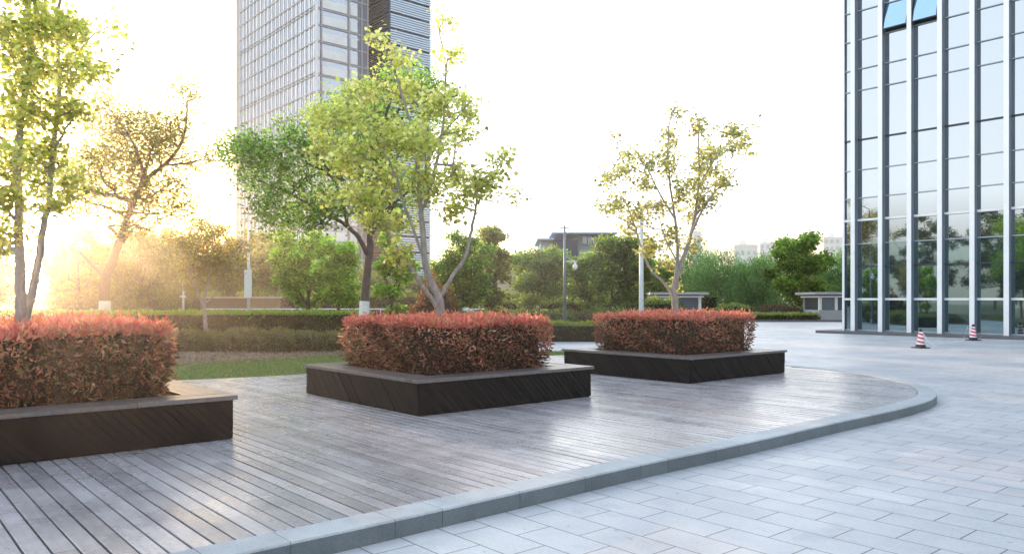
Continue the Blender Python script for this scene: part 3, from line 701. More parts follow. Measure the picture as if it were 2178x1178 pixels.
bgtree('roadside_tree', 'pale thin tree between leaning trunk and banner pole, furthest back', 255, 60, 500, 640, 120, WY, 207, 80, 45, .26, group=GL)
bgtree('roadside_tree', 'hazy olive tree left of the banner pole', 490, 66, 505, 622, 90, OL, 208, 80, 45, .24, group=GL)
bgtree('roadside_tree', 'golden tree between the sun and the leaning trunk', 150, 52, 470, 650, 110, WY, 209, 110, 45, .22, group=GL)
bgtree('roadside_tree', 'yellow green tree just left of the small forked tree', 355, 58, 470, 645, 130, [(.42, .42, .10), (.52, .50, .14), (.30, .32, .08)], 210, 110, 45, .24, group=GL)
bgtree('roadside_tree', 'olive tree filling the gap right of the leaning trunk', 275, 50, 480, 650, 120, OL, 251, 100, 45, .22, group=GL)
bgtree('roadside_tree', 'dull green tree behind the banner pole', 545, 70, 480, 625, 110, MG, 252, 110, 45, .26, group=GL)
GM = 'bright green young trees behind the middle planter'
bgtree('young_tree', 'bright yellow green tree right of the banner pole', 645, 33, 462, 660, 125, BY, 211, 110, 42, .15, group=GM, lsp=.2)
bgtree('young_tree', 'bright green tree just left of the large whitewashed trunk', 718, 30, 495, 660, 84, BY, 212, 100, 42, .15, group=GM, lsp=.2)
bgtree('young_tree', 'narrow bright green tree right of the large whitewashed trunk', 838, 27, 485, 665, 80, BY, 213, 90, 42, .13, group=GM, lsp=.15, narrow=True)
bgtree('young_tree', 'fresh green tree with low foliage right of the bushy planter tree', 985, 33, 480, 660, 110, [(.26, .38, .07), (.36, .46, .10), (.16, .26, .05), (.10, .16, .04)], 214, 120, 42, .14, group=GM, lsp=.2, paint=1.2)
bgtree('young_tree', 'tall olive tree with darker crown beside the gabled house', 1040, 42, 475, 650, 80, OL, 215, 90, 45, .2, group=GM, lsp=.25)
GR = 'round whitewashed trees beyond the low hedge'
bgtree('street_tree', 'round olive topped tree left of the blue grey lamp post', 1147, 50, 502, 650, 124, MG, 221, 130, 50, .2, group=GR, paint=1.25)
bgtree('street_tree', 'round green tree right of the blue grey lamp post', 1250, 52, 522, 655, 100, MG, 222, 100, 50, .2, group=GR, paint=1.25)
bgtree('street_tree', 'tall dark rounded tree left of the pale lamp pole', 1322, 50, 486, 645, 130, [(.13, .20, .05), (.20, .27, .06), (.08, .13, .03), (.36, .34, .08)], 223, 140, 52, .2, group=GR, paint=1.25)
bgtree('street_tree', 'low green tree between dark rounded tree and first kiosk', 1395, 64, 545, 650, 90, MG, 224, 80, 50, .26, group=GR)
GW = 'soft grey green willows behind the kiosks'
bgtree('willow_tree', 'soft willow directly behind the first kiosk', 1465, 78, 500, 655, 120, WG, 231, 100, 60, .26, group=GW, droop=1.3, aspect=.22, lsp=.5)
bgtree('willow_tree', 'widest willow right of the first kiosk', 1545, 74, 508, 655, 130, WG, 232, 120, 60, .26, group=GW, droop=1.3, aspect=.22, lsp=.5)
bgtree('willow_tree', 'low willow left of the bright round tree', 1615, 72, 520, 655, 110, WG, 233, 110, 60, .26, group=GW, droop=1.2, aspect=.22, lsp=.5)
bgtree('willow_tree', 'pale willow between bright round tree and glass building', 1782, 80, 500, 655, 110, WG, 234, 100, 60, .28, group=GW, droop=1.3, aspect=.22, lsp=.5)
bgtree('street_tree', 'bright round tree left of the second kiosk', 1700, 68, 490, 640, 130, [(.24, .34, .06), (.34, .42, .08), (.12, .18, .04), (.42, .46, .10)], 225, 150, 55, .27, group=GR, paint=1.25, lsp=.35)
tt = bgtree('tall_tree', 'tall dark tree standing off to the left, mirrored in the office glass', -700, 22, -330, 600, 620, [(.10, .15, .04), (.14, .20, .05), (.06, .10, .03)], 241, 150, 60, .26, tr=.22, lsp=.4, group='tall trees mirrored in the glass')
tt.location = (-31, 10.5, 0); tt.scale = (.72, .72, .72)
for k_, (x_, y_, s_) in enumerate([(-24.5, 6.0, .66), (-37, 16.0, .74), (-40, 4, .85), (-43, 24, .62)]):
    copy_tree(tt, (x_, y_, 0), 1.3*k_+.7, s_, 'tall dark tree standing off to the left, mirrored in the office glass')
# ------------------------------------------------------------------ hedges and shrubs behind
gtop = [(.32, .46, .07), (.44, .56, .10), (.22, .34, .05)]; gside = [(.11, .21, .03), (.16, .29, .05), (.19, .22, .05), (.06, .11, .02)]  # lit top and shaded sides put into the two leaf palettes
hedge_box('long_hedge', 'long clipped green hedge with bright top running behind the lawn', 'hedge', (-13.2, 28.4), (1, 0), (0, 1), .0, 1.14, 7.9, .9, 42000, .09, gtop, gside, 41, mat='leaf', rad=.2, aspect=.5, rough=.04, shoots=.06)
hedge_box('long_hedge', 'low clipped green hedge between the middle and right planters', 'hedge', (2.6, 31), (1, 0), (0, 1), .0, .66, 4.2, 1.0, 14000, .09, [(.22, .28, .06), (.30, .36, .08)], gside, 42, mat='leaf', rad=.3, aspect=.5, rough=.05, shoots=.05)
hedge_box('long_hedge', 'low strip hedge beyond the far plaza edge by the second kiosk', 'hedge', (19.7, 60), (1, 0), (0, 1), .0, .5, 3.6, 1.2, 6000, .16, [(.26, .34, .08), (.36, .42, .1)], gside, 43, mat='leaf', rad=.3, aspect=.5, rough=.06, shoots=.05)
AZ = [(.22, .18, .09), (.28, .23, .11), (.16, .20, .06), (.12, .14, .05), (.26, .26, .10)]
for i, (px, Y, rx, h) in enumerate([(385, 24.6, 1.3, .62), (455, 24.8, 1.1, .55), (520, 24.5, 1.2, .66), (585, 24.3, 1.3, .64), (655, 24.4, 1.2, .58), (715, 25.0, 1.0, .5), (300, 24.2, 1.3, .6)]):
    p = at(px, 0, Y); L_ = ['brown green azalea mound right beside the left red hedge', 'brown green azalea mound at the foot of the small forked tree', 'low azalea mound just right of the small forked tree', 'broadest azalea mound midway along the long hedge',
         'azalea mound second from the middle planter', 'smallest azalea mound next to the middle planter', 'azalea mound hidden behind the left red hedge'][i]
    mound('azalea_shrub', L_, 'shrub', p, rx, .9, h, 4200, .08, AZ, 300+i, group='azalea mounds before the long hedge', aspect=.5, z0=.03)
SG = [(.10, .18, .04), (.16, .26, .06), (.07, .11, .03)]
for i, (px, Y, rx, h, cols, lb) in enumerate([
    (925, 30, 1.0, 2.35, [(.30, .10, .05), (.22, .10, .05), (.12, .12, .04)], 'dark red rounded shrub seen through the fork of the bushy planter tree'),
    (880, 38, 1.3, 1.3, SG, 'round green shrub left of the forked planter tree'), (990, 40, 1.7, 1.0, SG, 'low green shrub behind the middle red hedge'),
    (1060, 42, 1.6, 1.2, MG, 'green shrub at the foot of the tall olive tree'), (1120, 43, 1.6, 1.05, SG, 'green shrub between middle planter and blue grey post'), (1175, 44, 1.6, 1.0, SG, 'bright green shrub beside the blue grey lamp post'),
    (1235, 45, 1.5, .95, [(.22, .15, .06), (.14, .16, .05)], 'brownish shrub right of the blue grey lamp post'), (1300, 46, 1.8, 1.15, SG, 'green shrub in front of the white car'), (1370, 47, 1.5, 1.1, SG, 'green shrub at the foot of the pale lamp pole'),
    (1560, 66, 2.2, 1.2, MG, 'dark shrub under the widest willow'), (1655, 64, 2.6, 1.1, [(.16, .09, .05), (.10, .09, .04)], 'reddish brown shrub left of the bright round tree'), (1740, 67, 2.2, 1.3, MG, 'dark shrub beside the second kiosk')]):
    p = at(px, 0, Y); mound('garden_shrub', lb, 'shrub', p, rx, rx*.8, h, 2600, .12 if Y < 50 else .2, cols, 330+i, group='garden shrubs', aspect=.55)
hedge_box('long_hedge', 'tall dark hedge along the far side of the road, behind the round trees', 'hedge', (-12, 76), (1, 0), (0, 1), .0, 1.9, 32, 1.3, 30000, .26, MG, [(.10, .16, .05), (.16, .22, .07), (.07, .10, .03)], 44, mat='leaf', rad=.5, aspect=.6, rough=.25, shoots=.3)
hedge_box('long_hedge', 'dense dark undergrowth hedge below the round trees left of the first kiosk', 'hedge', (5.4, 56.5), (1, 0), (0, 1), .0, 1.35, 6.6, 1.0, 16000, .2, MG, [(.08, .14, .04), (.14, .20, .06), (.05, .08, .025)], 45, mat='leaf', rad=.4, aspect=.6, rough=.18, shoots=.2)
# far wood, one mass
def far_wood():
    rng = np.random.default_rng(77); pos = []; 
    x = -95
    while x < 62:
        if -68.5 < x < -59.5: x += 2; continue
        Y = rng.uniform(96, 112); h = rng.uniform(5.4, 7.6)*(1.0 if x < -20 else .92); w = rng.uniform(3, 5)
        for _ in range(14):
            c = np.array([x+rng.normal()*w*.45, Y+rng.normal()*w*.4, h*rng.uniform(.2, .8)]); r = rng.uniform(.9, 1.7); N = 150
            d = rng.normal(size=(N, 3)); d /= np.linalg.norm(d, axis=1, keepdims=True); pos.append(c+d*r*rng.uniform(.7, 1.05, (N, 1)))
        x += rng.uniform(2.0, 3.2)
    pos = np.concatenate(pos); pos[:, 2] = np.maximum(pos[:, 2], .1); N = len(pos)
    v, f = leaves(pos, rng.uniform(.3, .6, N), rng.normal(size=(N, 3)), .4, .7, .1, rng)
    c = pal(rng, N, [(.20, .26, .07), (.28, .32, .10), (.13, .18, .05)], None, .2)*(.6+.09*pos[:, 2:3])
    o = npmesh('distant_wood', v, f, M['leaf'], col=np.clip(c, .003, .8)); tag(o, 'far belt of hazy green woodland behind everything', 'wood', kind='stuff')
far_wood()
# grass blades, one mass
def grass():
    rng = np.random.default_rng(78); N = 60000; x = rng.uniform(-14, 2.3, N); y = rng.uniform(12.5, 25, N)
    # keep off the deck and the bed
    uvp = np.stack([x*U[0]+y*U[1], x*V[0]+y*V[1]], 1); us = np.linspace(u0, u1, 300); sp = [span(u+1e-5) for u in us]; hi = np.array([s_[1] if s_ else -99 for s_ in sp])
    vb = np.interp(uvp[:, 0], us, hi); ok = uvp[:, 1] > vb+.02
    bx = np.array([-14, -10.2, -8, -6, -3.4, 3]); by = np.array([16.5, 17.5, 19.3, 21.5, 23.6, 24.2]); e = np.interp(x, bx, by)+rng.normal(size=N)*.45; ok &= y < e
    x = x[ok]; y = y[ok]; n = len(x); pos = np.stack([x, y, np.full(n, .02)], 1)
    v, f = leaves(pos, rng.uniform(.04, .10, n), rng.normal(size=(n, 3))*.45+np.array([0, 0, 1]), 0, .16, .05, rng)
    c = pal(rng, n, [(.14, .24, .05), (.22, .33, .07), (.28, .31, .10)], [.5, .35, .15], .2)
    o = npmesh('grass', v, f, M['leaf'], col=c); tag(o, 'short green grass growing on the lawn strip', 'grass', kind='stuff')
    N = 9000; x = rng.uniform(-13, -3.4, N); y = np.interp(x, bx, by)+rng.random(N)**1.3*5.5-.5; pos = np.stack([x, y, np.full(N, .04)], 1)
    v, f = leaves(pos, rng.uniform(.04, .13, N), rng.normal(size=(N, 3))*np.array([1, 1, .35])+np.array([0, 0, .2]), .3, .3, .1, rng)
    c = pal(rng, N, [(.30, .22, .17), (.22, .15, .11), (.38, .31, .25), (.14, .16, .06)], [.35, .3, .25, .1], .25)
    o = npmesh('fallen_leaves', v, f, M['leaf'], col=c); tag(o, 'dry fallen leaves and straw on the bare bed', 'leaf litter', kind='stuff')
grass()
# ================================================================== GLASS OFFICE BUILDING
OC = np.array([16.2, 37.9])
ob = empty('office_building', (*OC, 0), 'glass curtain wall office building with pale vertical fins at the right edge', 'building')
def gq(o, a, b, z): q = np.array(o)+U*a+V*b; return (q[0], q[1], z)
m = MB(); m.gbox((0, 0), .12, 22, -34, -.02, .1, 46); m.build('wall', M['darkframe'], ob)
m = MB(); m.gbox((0, 0), -.95, 23, -35, .95, 0, .13); o = m.build('plinth', M['plinth'], ob, bevel=.01)
m = MB(); m.gbox((0, 0), .02, .10, -34, -.0, 0.13, .2); m.build('sill', M['transom'], ob)
rows = [.14, 1.65, 3.2, 4.3, 5.44, 6.5, 7.85, 9.3, 11.67, 12.7, 14.1, 15.5, 17.9]
tb = [0, .6]+[.6+1.3*k for k in range(1, 26)]
rng = np.random.default_rng(9)
def pane(m, t0, t1, z0, z1, dep=0.06):
    tx, tz = rng.normal(size=2)*.0028; cb, cz = (t0+t1)/2, (z0+z1)/2
    p = []
    for t, z in ((t0, z0), (t1, z0), (t1, z1), (t0, z1)):
        p.append(gq((0, 0), dep+(t-cb)*tx+(z-cz)*tz, -t, z))
    m.add(p, [(0, 1, 2, 3)])
opn = {(2, 10), (3, 10)}
for bi in range(8):
    for ri in range(12):
        if (bi, ri) in opn: continue
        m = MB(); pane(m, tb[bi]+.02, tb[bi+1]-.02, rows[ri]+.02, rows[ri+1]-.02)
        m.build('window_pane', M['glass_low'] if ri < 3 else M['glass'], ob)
# the rest of the glazing, beyond the frame
m = MB()
zz = rows[-1]; more = [zz]
while zz < 44:
    for d in (1.05, 1.4, 1.4, 2.38): zz += d; more.append(zz)
allrows = rows[:-1]+more
for bi in range(len(tb)-1):
    for ri in range(len(allrows)-1):
        if bi < 8 and ri < 12: continue
        pane(m, tb[bi]+.02, tb[bi+1]-.02, allrows[ri]+.02, allrows[ri+1]-.02)
for ri in range(len(allrows)-1):
    for k in range(16):
        m.add([gq((0, 0), .1+k*1.35, .0, allrows[ri]+.02), gq((0, 0), 1.4+k*1.35, .0, allrows[ri]+.02), gq((0, 0), 1.4+k*1.35, .0, allrows[ri+1]-.02), gq((0, 0), .1+k*1.35, .0, allrows[ri+1]-.02)], [(3, 2, 1, 0)])
o = m.build('glazing', M['glass'], ob); o['kind'] = 'stuff'
for (bi, ri) in opn:   # two top hung windows pushed open
    t0, t1, z0, z1 = tb[bi]+.12, tb[bi+1]-.1, rows[ri]+.04, rows[ri+1]-.03; an = math.radians(15); 
    def wp(t, s, off=0): # s = distance down from the hinge
        return gq((0, 0), .02-math.sin(an)*s-math.cos(an)*off, -t, z1-math.cos(an)*s+math.sin(an)*off)
    H = z1-z0
    m = MB(); m.add([wp(t0+.04, H-.04, .012), wp(t1-.04, H-.04, .012), wp(t1-.04, .04, .012), wp(t0+.04, .04, .012)], [(0, 1, 2, 3)])
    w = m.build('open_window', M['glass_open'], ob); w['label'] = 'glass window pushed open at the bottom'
    m = MB(); fr = .05
    for a0, a1, s0, s1 in ((t0, t1, 0, fr), (t0, t1, H-fr, H), (t0, t0+fr, fr, H-fr), (t1-fr, t1, fr, H-fr)):
        m.hexa([wp(a0, s1, -.03), wp(a1, s1, -.03), wp(a1, s1, .02), wp(a0, s1, .02), wp(a0, s0, -.03), wp(a1, s0, -.03), wp(a1, s0, .02), wp(a0, s0, .02)])
    m.build('frame', M['darkframe'], w)
    m = MB(); m.gbox((0, 0), .09, .11, -tb[bi+1]+.02, -tb[bi]-.02, rows[ri], rows[ri+1]); m.build('opening', M['black'], ob)
for i, t in enumerate([0.02]+[.6+1.3*k for k in range(26)]):
    w = .055 if i == 0 else .098
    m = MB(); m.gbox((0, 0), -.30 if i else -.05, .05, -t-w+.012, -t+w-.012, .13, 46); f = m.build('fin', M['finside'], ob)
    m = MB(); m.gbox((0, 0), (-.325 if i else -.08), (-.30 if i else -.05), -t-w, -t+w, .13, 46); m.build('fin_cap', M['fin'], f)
for r_i, z in enumerate(allrows[1:]):
    big = abs(z-1.65) < .01 or abs(z-5.44) < .01; dark = abs(z-3.2) < .01 or abs(z-9.3) < .01
    m = MB(); h = .05 if big else (.035 if dark else .022)
    for bi in range(len(tb)-1):
        m.gbox((0, 0), -.05 if big else -.012, .05, -tb[bi+1]+(.1 if bi else .1), -tb[bi]-(.1 if bi else .03), z-h, z+h)
    m.build('transom', M['fin'] if big else (M['darkframe'] if dark else M['transom']), ob)
# ================================================================== TOWERS
T1 = np.array([-42.2, 167.0]); FH = 3.6
tw = empty('glass_tower', (*T1, 0), 'pale tall tower with gridded glass front behind the large tree', 'building')
LL, LR = 44.9, 12.75
m = MB(); m.gbox((0, 0), .5, LR-.5, .5, LL-.5, 0, 100); m.build('wall', M['t_spandrel'], tw)
nf = 27; zb = [6.8-3.6+k*FH for k in range(nf)]
for k in range(nf):
    z = zb[k]
    m = MB()
    m.add([gq((0, 0), .1, LL-2.2, z+.35), gq((0, 0), .1, .1, z+.35), gq((0, 0), .1, .1, z+FH-.12), gq((0, 0), .1, LL-2.2, z+FH-.12)], [(0, 1, 2, 3)])
    m.add([gq((0, 0), .1, .1, z+.35), gq((0, 0), LR-.3, .1, z+.35), gq((0, 0), LR-.3, .1, z+FH-.12), gq((0, 0), .1, .1, z+FH-.12)], [(0, 1, 2, 3)])
    m.build('window_band', M['tower_glass'], tw)
    m = MB(); dbl = (k-1) % 4 == 0
    m.gbox((0, 0), -.12, .14, 0, LL, z-.13, z+.17)
    m.gbox((0, 0), .14, LR, -.12, .14, z-.13, z+.17)
    if dbl: m.gbox((0, 0), -.12, .14, 0, LL, z+.55, z+.72)
    m.build('floor_rail', M['t_beige'], tw)
m = MB(); rngt = np.random.default_rng(4)
nb = 19; bw = (LL-3.2)/nb
for k in range(nb+1):
    m = MB(); b = .9+k*bw
    m.gbox((0, 0), -.05, .12, b-.34, b+.34, 0, 99)
    if k < nb: m.gbox((0, 0), 0, .11, b+bw*.5-.07, b+bw*.5+.07, 0, 99)
    m.build('mullion', M['t_white'], tw)
for t, w in ((0.15, .25), (1.3, .12), (7.9, .13), (11.1, .13), (12.6, .15)):
    m = MB(); m.gbox((0, 0), t-w, t+w, -.22, .1, 0, 99); m.build('mullion', M['t_beige'] if t > 1 else M['t_white'], tw)
m = MB()
for k in range(nf):
    z = zb[k]; m.gbox((0, 0), 1.5, 7.5, .02, .08, z+.4, z+2.3); m.gbox((0, 0), 8.3, 10.0, .02, .08, z+.4, z+2.5)
m.build('blinds', M['t_white'], tw)
m = MB(); m.gbox((0, 0), 10.2, LR-.3, .0, .08, 0, 99); m.build('recess_shade', M['recess_shade'], tw)  # flat dark strip, the shade of a recess put into its colour
m = MB(); m.gbox((0, 0), -.1, .4, LL-2.2, LL, 0, 99); m.build('corner_panel', M['t_beige'], tw)
T2 = np.array([-27.7, 175.0])
tw2 = empty('louvred_tower', (*T2, 0), 'dark blue tower covered in horizontal louvres beside the pale tower', 'building')
m = MB(); m.gbox((0, 0), .15, 11.2, .15, 22, 0, 104); m.build('wall', M['navy'], tw2)
m = MB(); m2 = MB()
for k in range(28):
    for j in range(6):
        z = 2+k*FH+j*.53; m.gbox((0, 0), .25, 11.4, -.18, .13, z, z+.33); m2.gbox((0, 0), -.1, .13, 0, 22, z, z+.14)
m.build('louvre_panel', M['louvre'], tw2); m2.build('side_louvre_panel', M['polegrey'], tw2)
m = MB(); m.gbox((0, 0), -.14, .24, -.14, .13, 0, 104); m.build('corner_post', M['navy'], tw2)
# ------------------------------------------------------------------ low buildings behind the trees
def P2(px, Y): return (px-CX)/F*Y
def ZZ(py, Y): return EYE+(HY-py)/F*Y
b = empty('low_office', (P2(1215, 120), 120, 0), 'low flat roofed office with dark block behind the blue grey lamp post', 'building'); ox = P2(1215, 120)
m = MB(); m.box(P2(1150, 120)-ox, P2(1190, 120)-ox, 0, 14, 0, ZZ(513, 120)); m.box(P2(1190, 120)-ox+.01, P2(1325, 120)-ox, 1.5, 14, 0, ZZ(520, 120)); m.build('wall', M['officeblue'], b)
m = MB(); m.box(P2(1176, 120)-ox, P2(1227, 120)-ox, -1.5, 10, 0, ZZ(511, 120)); m.build('dark_block', M['navy'], b)
m = MB(); m.box(P2(1172, 120)-ox, P2(1310, 120)-ox, -2.2, 13, ZZ(499, 120), ZZ(496, 120)); m.box(P2(1142, 120)-ox, P2(1176, 120)-ox, -2.2, 13, ZZ(512, 120), ZZ(509, 120)); m.build('roof', M['officeblue'], b)
for k in range(6):
    x0 = 1240+k*11; m = MB(); m.box(P2(x0, 120)-ox, P2(x0+9.5, 120)-ox, .9, 1.4, ZZ(518, 120), ZZ(500, 120)); m.build('window', M['tower_glass'], b)
m = MB(); m.box(P2(1228, 120)-ox, P2(1305, 120)-ox, 1.42, 10, ZZ(520, 120), ZZ(499, 120)); m.build('upper_wall', M['t_white'], b)
b = empty('gabled_house', (P2(1100, 92), 92, 0), 'grey roofed house half hidden left of the round olive tree', 'house'); ox = P2(1100, 92)
x0, x1 = P2(1052, 92)-ox, P2(1140, 92)-ox
m = MB(); m.box(x0+.3, x1-.3, .3, 7, 0, ZZ(556, 92)); m.build('wall', M['cream'], b)
m = MB(); zt, ze = ZZ(541, 92), ZZ(557, 92)
m.add([(x0, -.4, ze), (x1, -.4, ze), (x1, 7.6, ze), (x0, 7.6, ze), (x0+.8, 3.6, zt), (x1-.8, 3.6, zt)], [(0, 1, 5, 4), (2, 3, 4, 5), (3, 0, 4), (1, 2, 5), (3, 2, 1, 0)]); m.build('roof', M['roofgrey'], b)
for k in range(4): m = MB(); xx = x0+.7+k*1.1; m.box(xx, xx+.6, .24, .35, ZZ(574, 92), ZZ(562, 92)); m.build('window', M['darkframe'], b)
for i, (a0, a1, top, Y, lb) in enumerate([(1562, 1612, 520, 300, 'hazy cream apartment block above the willows, left one'), (1616, 1652, 516, 310, 'hazy cream apartment block just left of the bright round tree'), (1752, 1800, 504, 320, 'hazy tall block next to the glass building'), (1474, 1492, 492, 420, 'thin faint tower behind the sparse planter tree')]):
    xa, xb = P2(a0, Y), P2(a1, Y); zt = ZZ(top, Y); b = empty('apartment_block', (xa, Y, 0), lb, 'building', 'hazy far blocks on the skyline')
    m = MB(); m.box(0, xb-xa, 0, 14, 0, zt); m.box((xb-xa)*.3, (xb-xa)*.6, 3, 9, zt, zt+1.8); m.build('wall', M['hazy'], b)
    nfl = int(zt/3)
    for f in range(max(0, nfl-6), nfl):
        n = max(2, int((xb-xa)/2.2))
        for k in range(n): m = MB(); x = (k+.2)*(xb-xa)/n; m.box(x, x+(xb-xa)/n*.5, -.12, -.01, f*3+1.0, f*3+2.4); m.build('window', M['hazywin'], b)
# ------------------------------------------------------------------ kiosks
def kiosk(px0, px1, Y, lb, dz=0):
    x0, x1 = P2(px0, Y), P2(px1, Y); cx = (x0+x1)/2; b = empty('kiosk', (cx, Y, 0), lb, 'kiosk', 'small flat roofed kiosks at the far plaza edge'); w = (x1-x0)/2; d = 3.2
    rz = 2.2+dz
    m = MB(); m.box(-w, w, -.5, d+.5, rz-.20, rz); m.build('roof', M['kioskroof'], b, bevel=.02)
    m = MB(); m.box(-w+.35, w-.35, -.2, d+.2, rz-.42, rz-.28); m.build('fascia', M['white'], b)
    m = MB(); m.box(-w+.6, w-.6, .12, d-.1, 0, rz-.20); m.build('inner_wall', M['darkframe'], b)
    m = MB(); bw = w-.5
    m.box(-bw, bw, 0, .1, 0, .82); m.box(-bw, bw, d-.1, d, 0, 2.1+dz-.3); m.box(-bw, -bw+.1, .1, d-.1, 0, .82); m.box(bw-.1, bw, .1, d-.1, 0, .82)
    m.build('wall', M['kiosk'], b)
    for x in (-bw, -.05-bw*.15, bw-.22):
        m = MB(); m.box(x, x+.22, -.03, .16, .82, rz-.42); m.build('post', M['white'], b)
    for xa, xb in ((-bw+.26, -.1-bw*.15), (-bw*.15+.2, bw-.26)):
        m = MB(); m.box(xa, xb, .02, .07, .86, rz-.46); f = m.build('window', M['tower_glass'] if xa < -bw+.5 else M['navy'], b)
        m = MB(); n = 6
        for k in range(n): z = .9+(rz-.46-.9)*k/n; m.box(xa, xb, .0, .018, z, z+.05)
        m.build('louvre', M['polegrey'], f)
kiosk(1380, 1505, 61, 'kiosk with overhanging flat roof behind the sparse planter tree')
kiosk(1728, 1838, 60, 'kiosk next to the left corner of the glass building')
m = MB(); m.box(0, 60, 0, .25, -.05, .14); o = m.build('far_kerb', M['plinth'], off=(-6, -56.5, 0)); tag(o, 'dark kerb closing the far side of the plaza', 'kerb', kind='structure')
# ------------------------------------------------------------------ brown wall, railing
x0, x1 = P2(425, 58), P2(592, 58); b = empty('garden_wall', (x0, 58, 0), 'long low brown wall with pale coping beyond the railing', 'wall')
m = MB(); m.box(0, x1-x0, 0, .5, 0, 1.72); m.build('wall_body', M['brick'], b)
m = MB(); m.box(-.1, x1-x0+.1, -.1, .6, 1.72, 1.86); m.build('coping', M['cream'], b)
x0, x1 = P2(430, 40), P2(1030, 40); b = empty('railing', (x0, 40, 0), 'thin white metal railing beyond the long hedge', 'railing'); Lr = x1-x0
m = MB(); m.tube([(0, 0, 1.14), (Lr, 0, 1.14)], .035, 6); m.build('top_rail', M['white'], b)
m = MB(); m.tube([(0, 0, .62), (Lr, 0, .62)], .02, 6); m.build('lower_rail', M['white'], b)
k = 0
while k*2.3 < Lr: m = MB(); m.tube([(k*2.3, 0, 0), (k*2.3, 0, 1.12)], .03, 6); m.build('post', M['white'], b); k += 1
# ------------------------------------------------------------------ lamp posts
Y = 32.6; x = P2(1201, Y); b = empty('lamp_post', (x, Y, 0), 'slim blue grey lamp post with side arm and small white globe', 'lamp post')
m = MB(); m.tube([(0, 0, 0), (0, 0, 2.9), (0, 0, 4.75)], [.075, .06, .04], 10); m.build('pole', M['polegrey'], b, smooth=True)
m = MB(); m.tube([(0, 0, .0), (0, 0, .28)], .12, 12); m.build('pole_foot', M['polegrey'], b)
m = MB(); m.box(0, .50, -.02, .02, ZZ(556, Y)-.03, ZZ(556, Y)+.03); m.tube([(.05, 0, ZZ(545, Y)), (.4, 0, ZZ(556, Y))], .012, 5); m.build('arm', M['polewhite'], b)
m = MB(); m.box(-.22, .22, -.02, .02, ZZ(485, Y)-.02, ZZ(485, Y)+.02); m.build('crossbar', M['polegrey'], b)
m = MB(); zc = ZZ(567, Y); m.lathe([(.001, zc-.14), (.07, zc-.10), (.105, zc-.03), (.10, zc+.05), (.05, zc+.11), (.03, zc+.17)], .44, 0, 16); m.build('globe', M['white'], b, smooth=True)
m = MB(); m.tube([(.44, 0, zc+.13), (.44, 0, ZZ(556, Y))], .015, 5); m.build('hanger', M['polegrey'], b)
Y = 38; x = P2(1364, Y); b = empty('lamp_post', (x, Y, 0), 'thick pale lamp pole with flat disc head seen through the sparse planter tree', 'lamp post')
m = MB(); m.tube([(0, 0, 0), (0, 0, 3), (0, 0, ZZ(440, Y))], [.12, .105, .08], 12); m.build('pole', M['polewhite'], b, smooth=True)
m = MB(); zc = ZZ(440, Y); m.tube([(0, 0, zc-.05), (.45, 0, zc+.02)], .04, 6); m.build('arm', M['polewhite'], b)
m = MB(); m.lathe([(.001, zc-.06), (.48, zc-.05), (.56, zc), (.40, zc+.10), (.001, zc+.17)], .52, 0, 20); m.build('lamp_head', M['polegrey'], b, smooth=True)
Y = 40; x = P2(529, Y); b = empty('lamp_post', (x, Y, 0), 'thin pale pole carrying a white vertical banner left of the pale tower base', 'lamp post')
m = MB(); m.tube([(0, 0, 0), (0, 0, 3), (0, 0, ZZ(456, Y))], [.085, .07, .045], 10); m.build('pole', M['polewhite'], b, smooth=True)
m = MB(); m.box(-.20, .18, -.10, -.07, ZZ(633, Y), ZZ(574, Y)); m.build('banner', M['white'], b, bevel=.008)
m = MB(); m.tube([(0, 0, ZZ(458, Y)), (.30, 0, ZZ(455, Y))], .02, 6); m.build('arm', M['polewhite'], b); m = MB(); m.box(-.35, .35, -.08, .08, ZZ(456, Y), ZZ(453, Y)); m.build('lamp_head', M['polegrey'], b)
Y = 36; x = P2(390, Y); b = empty('bollard_light', (x, Y, 0), 'short pale post light left of the small forked tree', 'post light')
m = MB(); m.tube([(0, 0, 0), (0, 0, ZZ(606, Y))], .045, 8); m.build('pole', M['polewhite'], b)
m = MB(); m.box(-.14, .14, -.05, .05, ZZ(632, Y), ZZ(629, Y)); m.build('crossbar', M['white'], b); m = MB(); m.box(-.08, .08, -.05, .05, ZZ(606, Y), ZZ(600, Y)); m.build('lamp_head', M['white'], b)
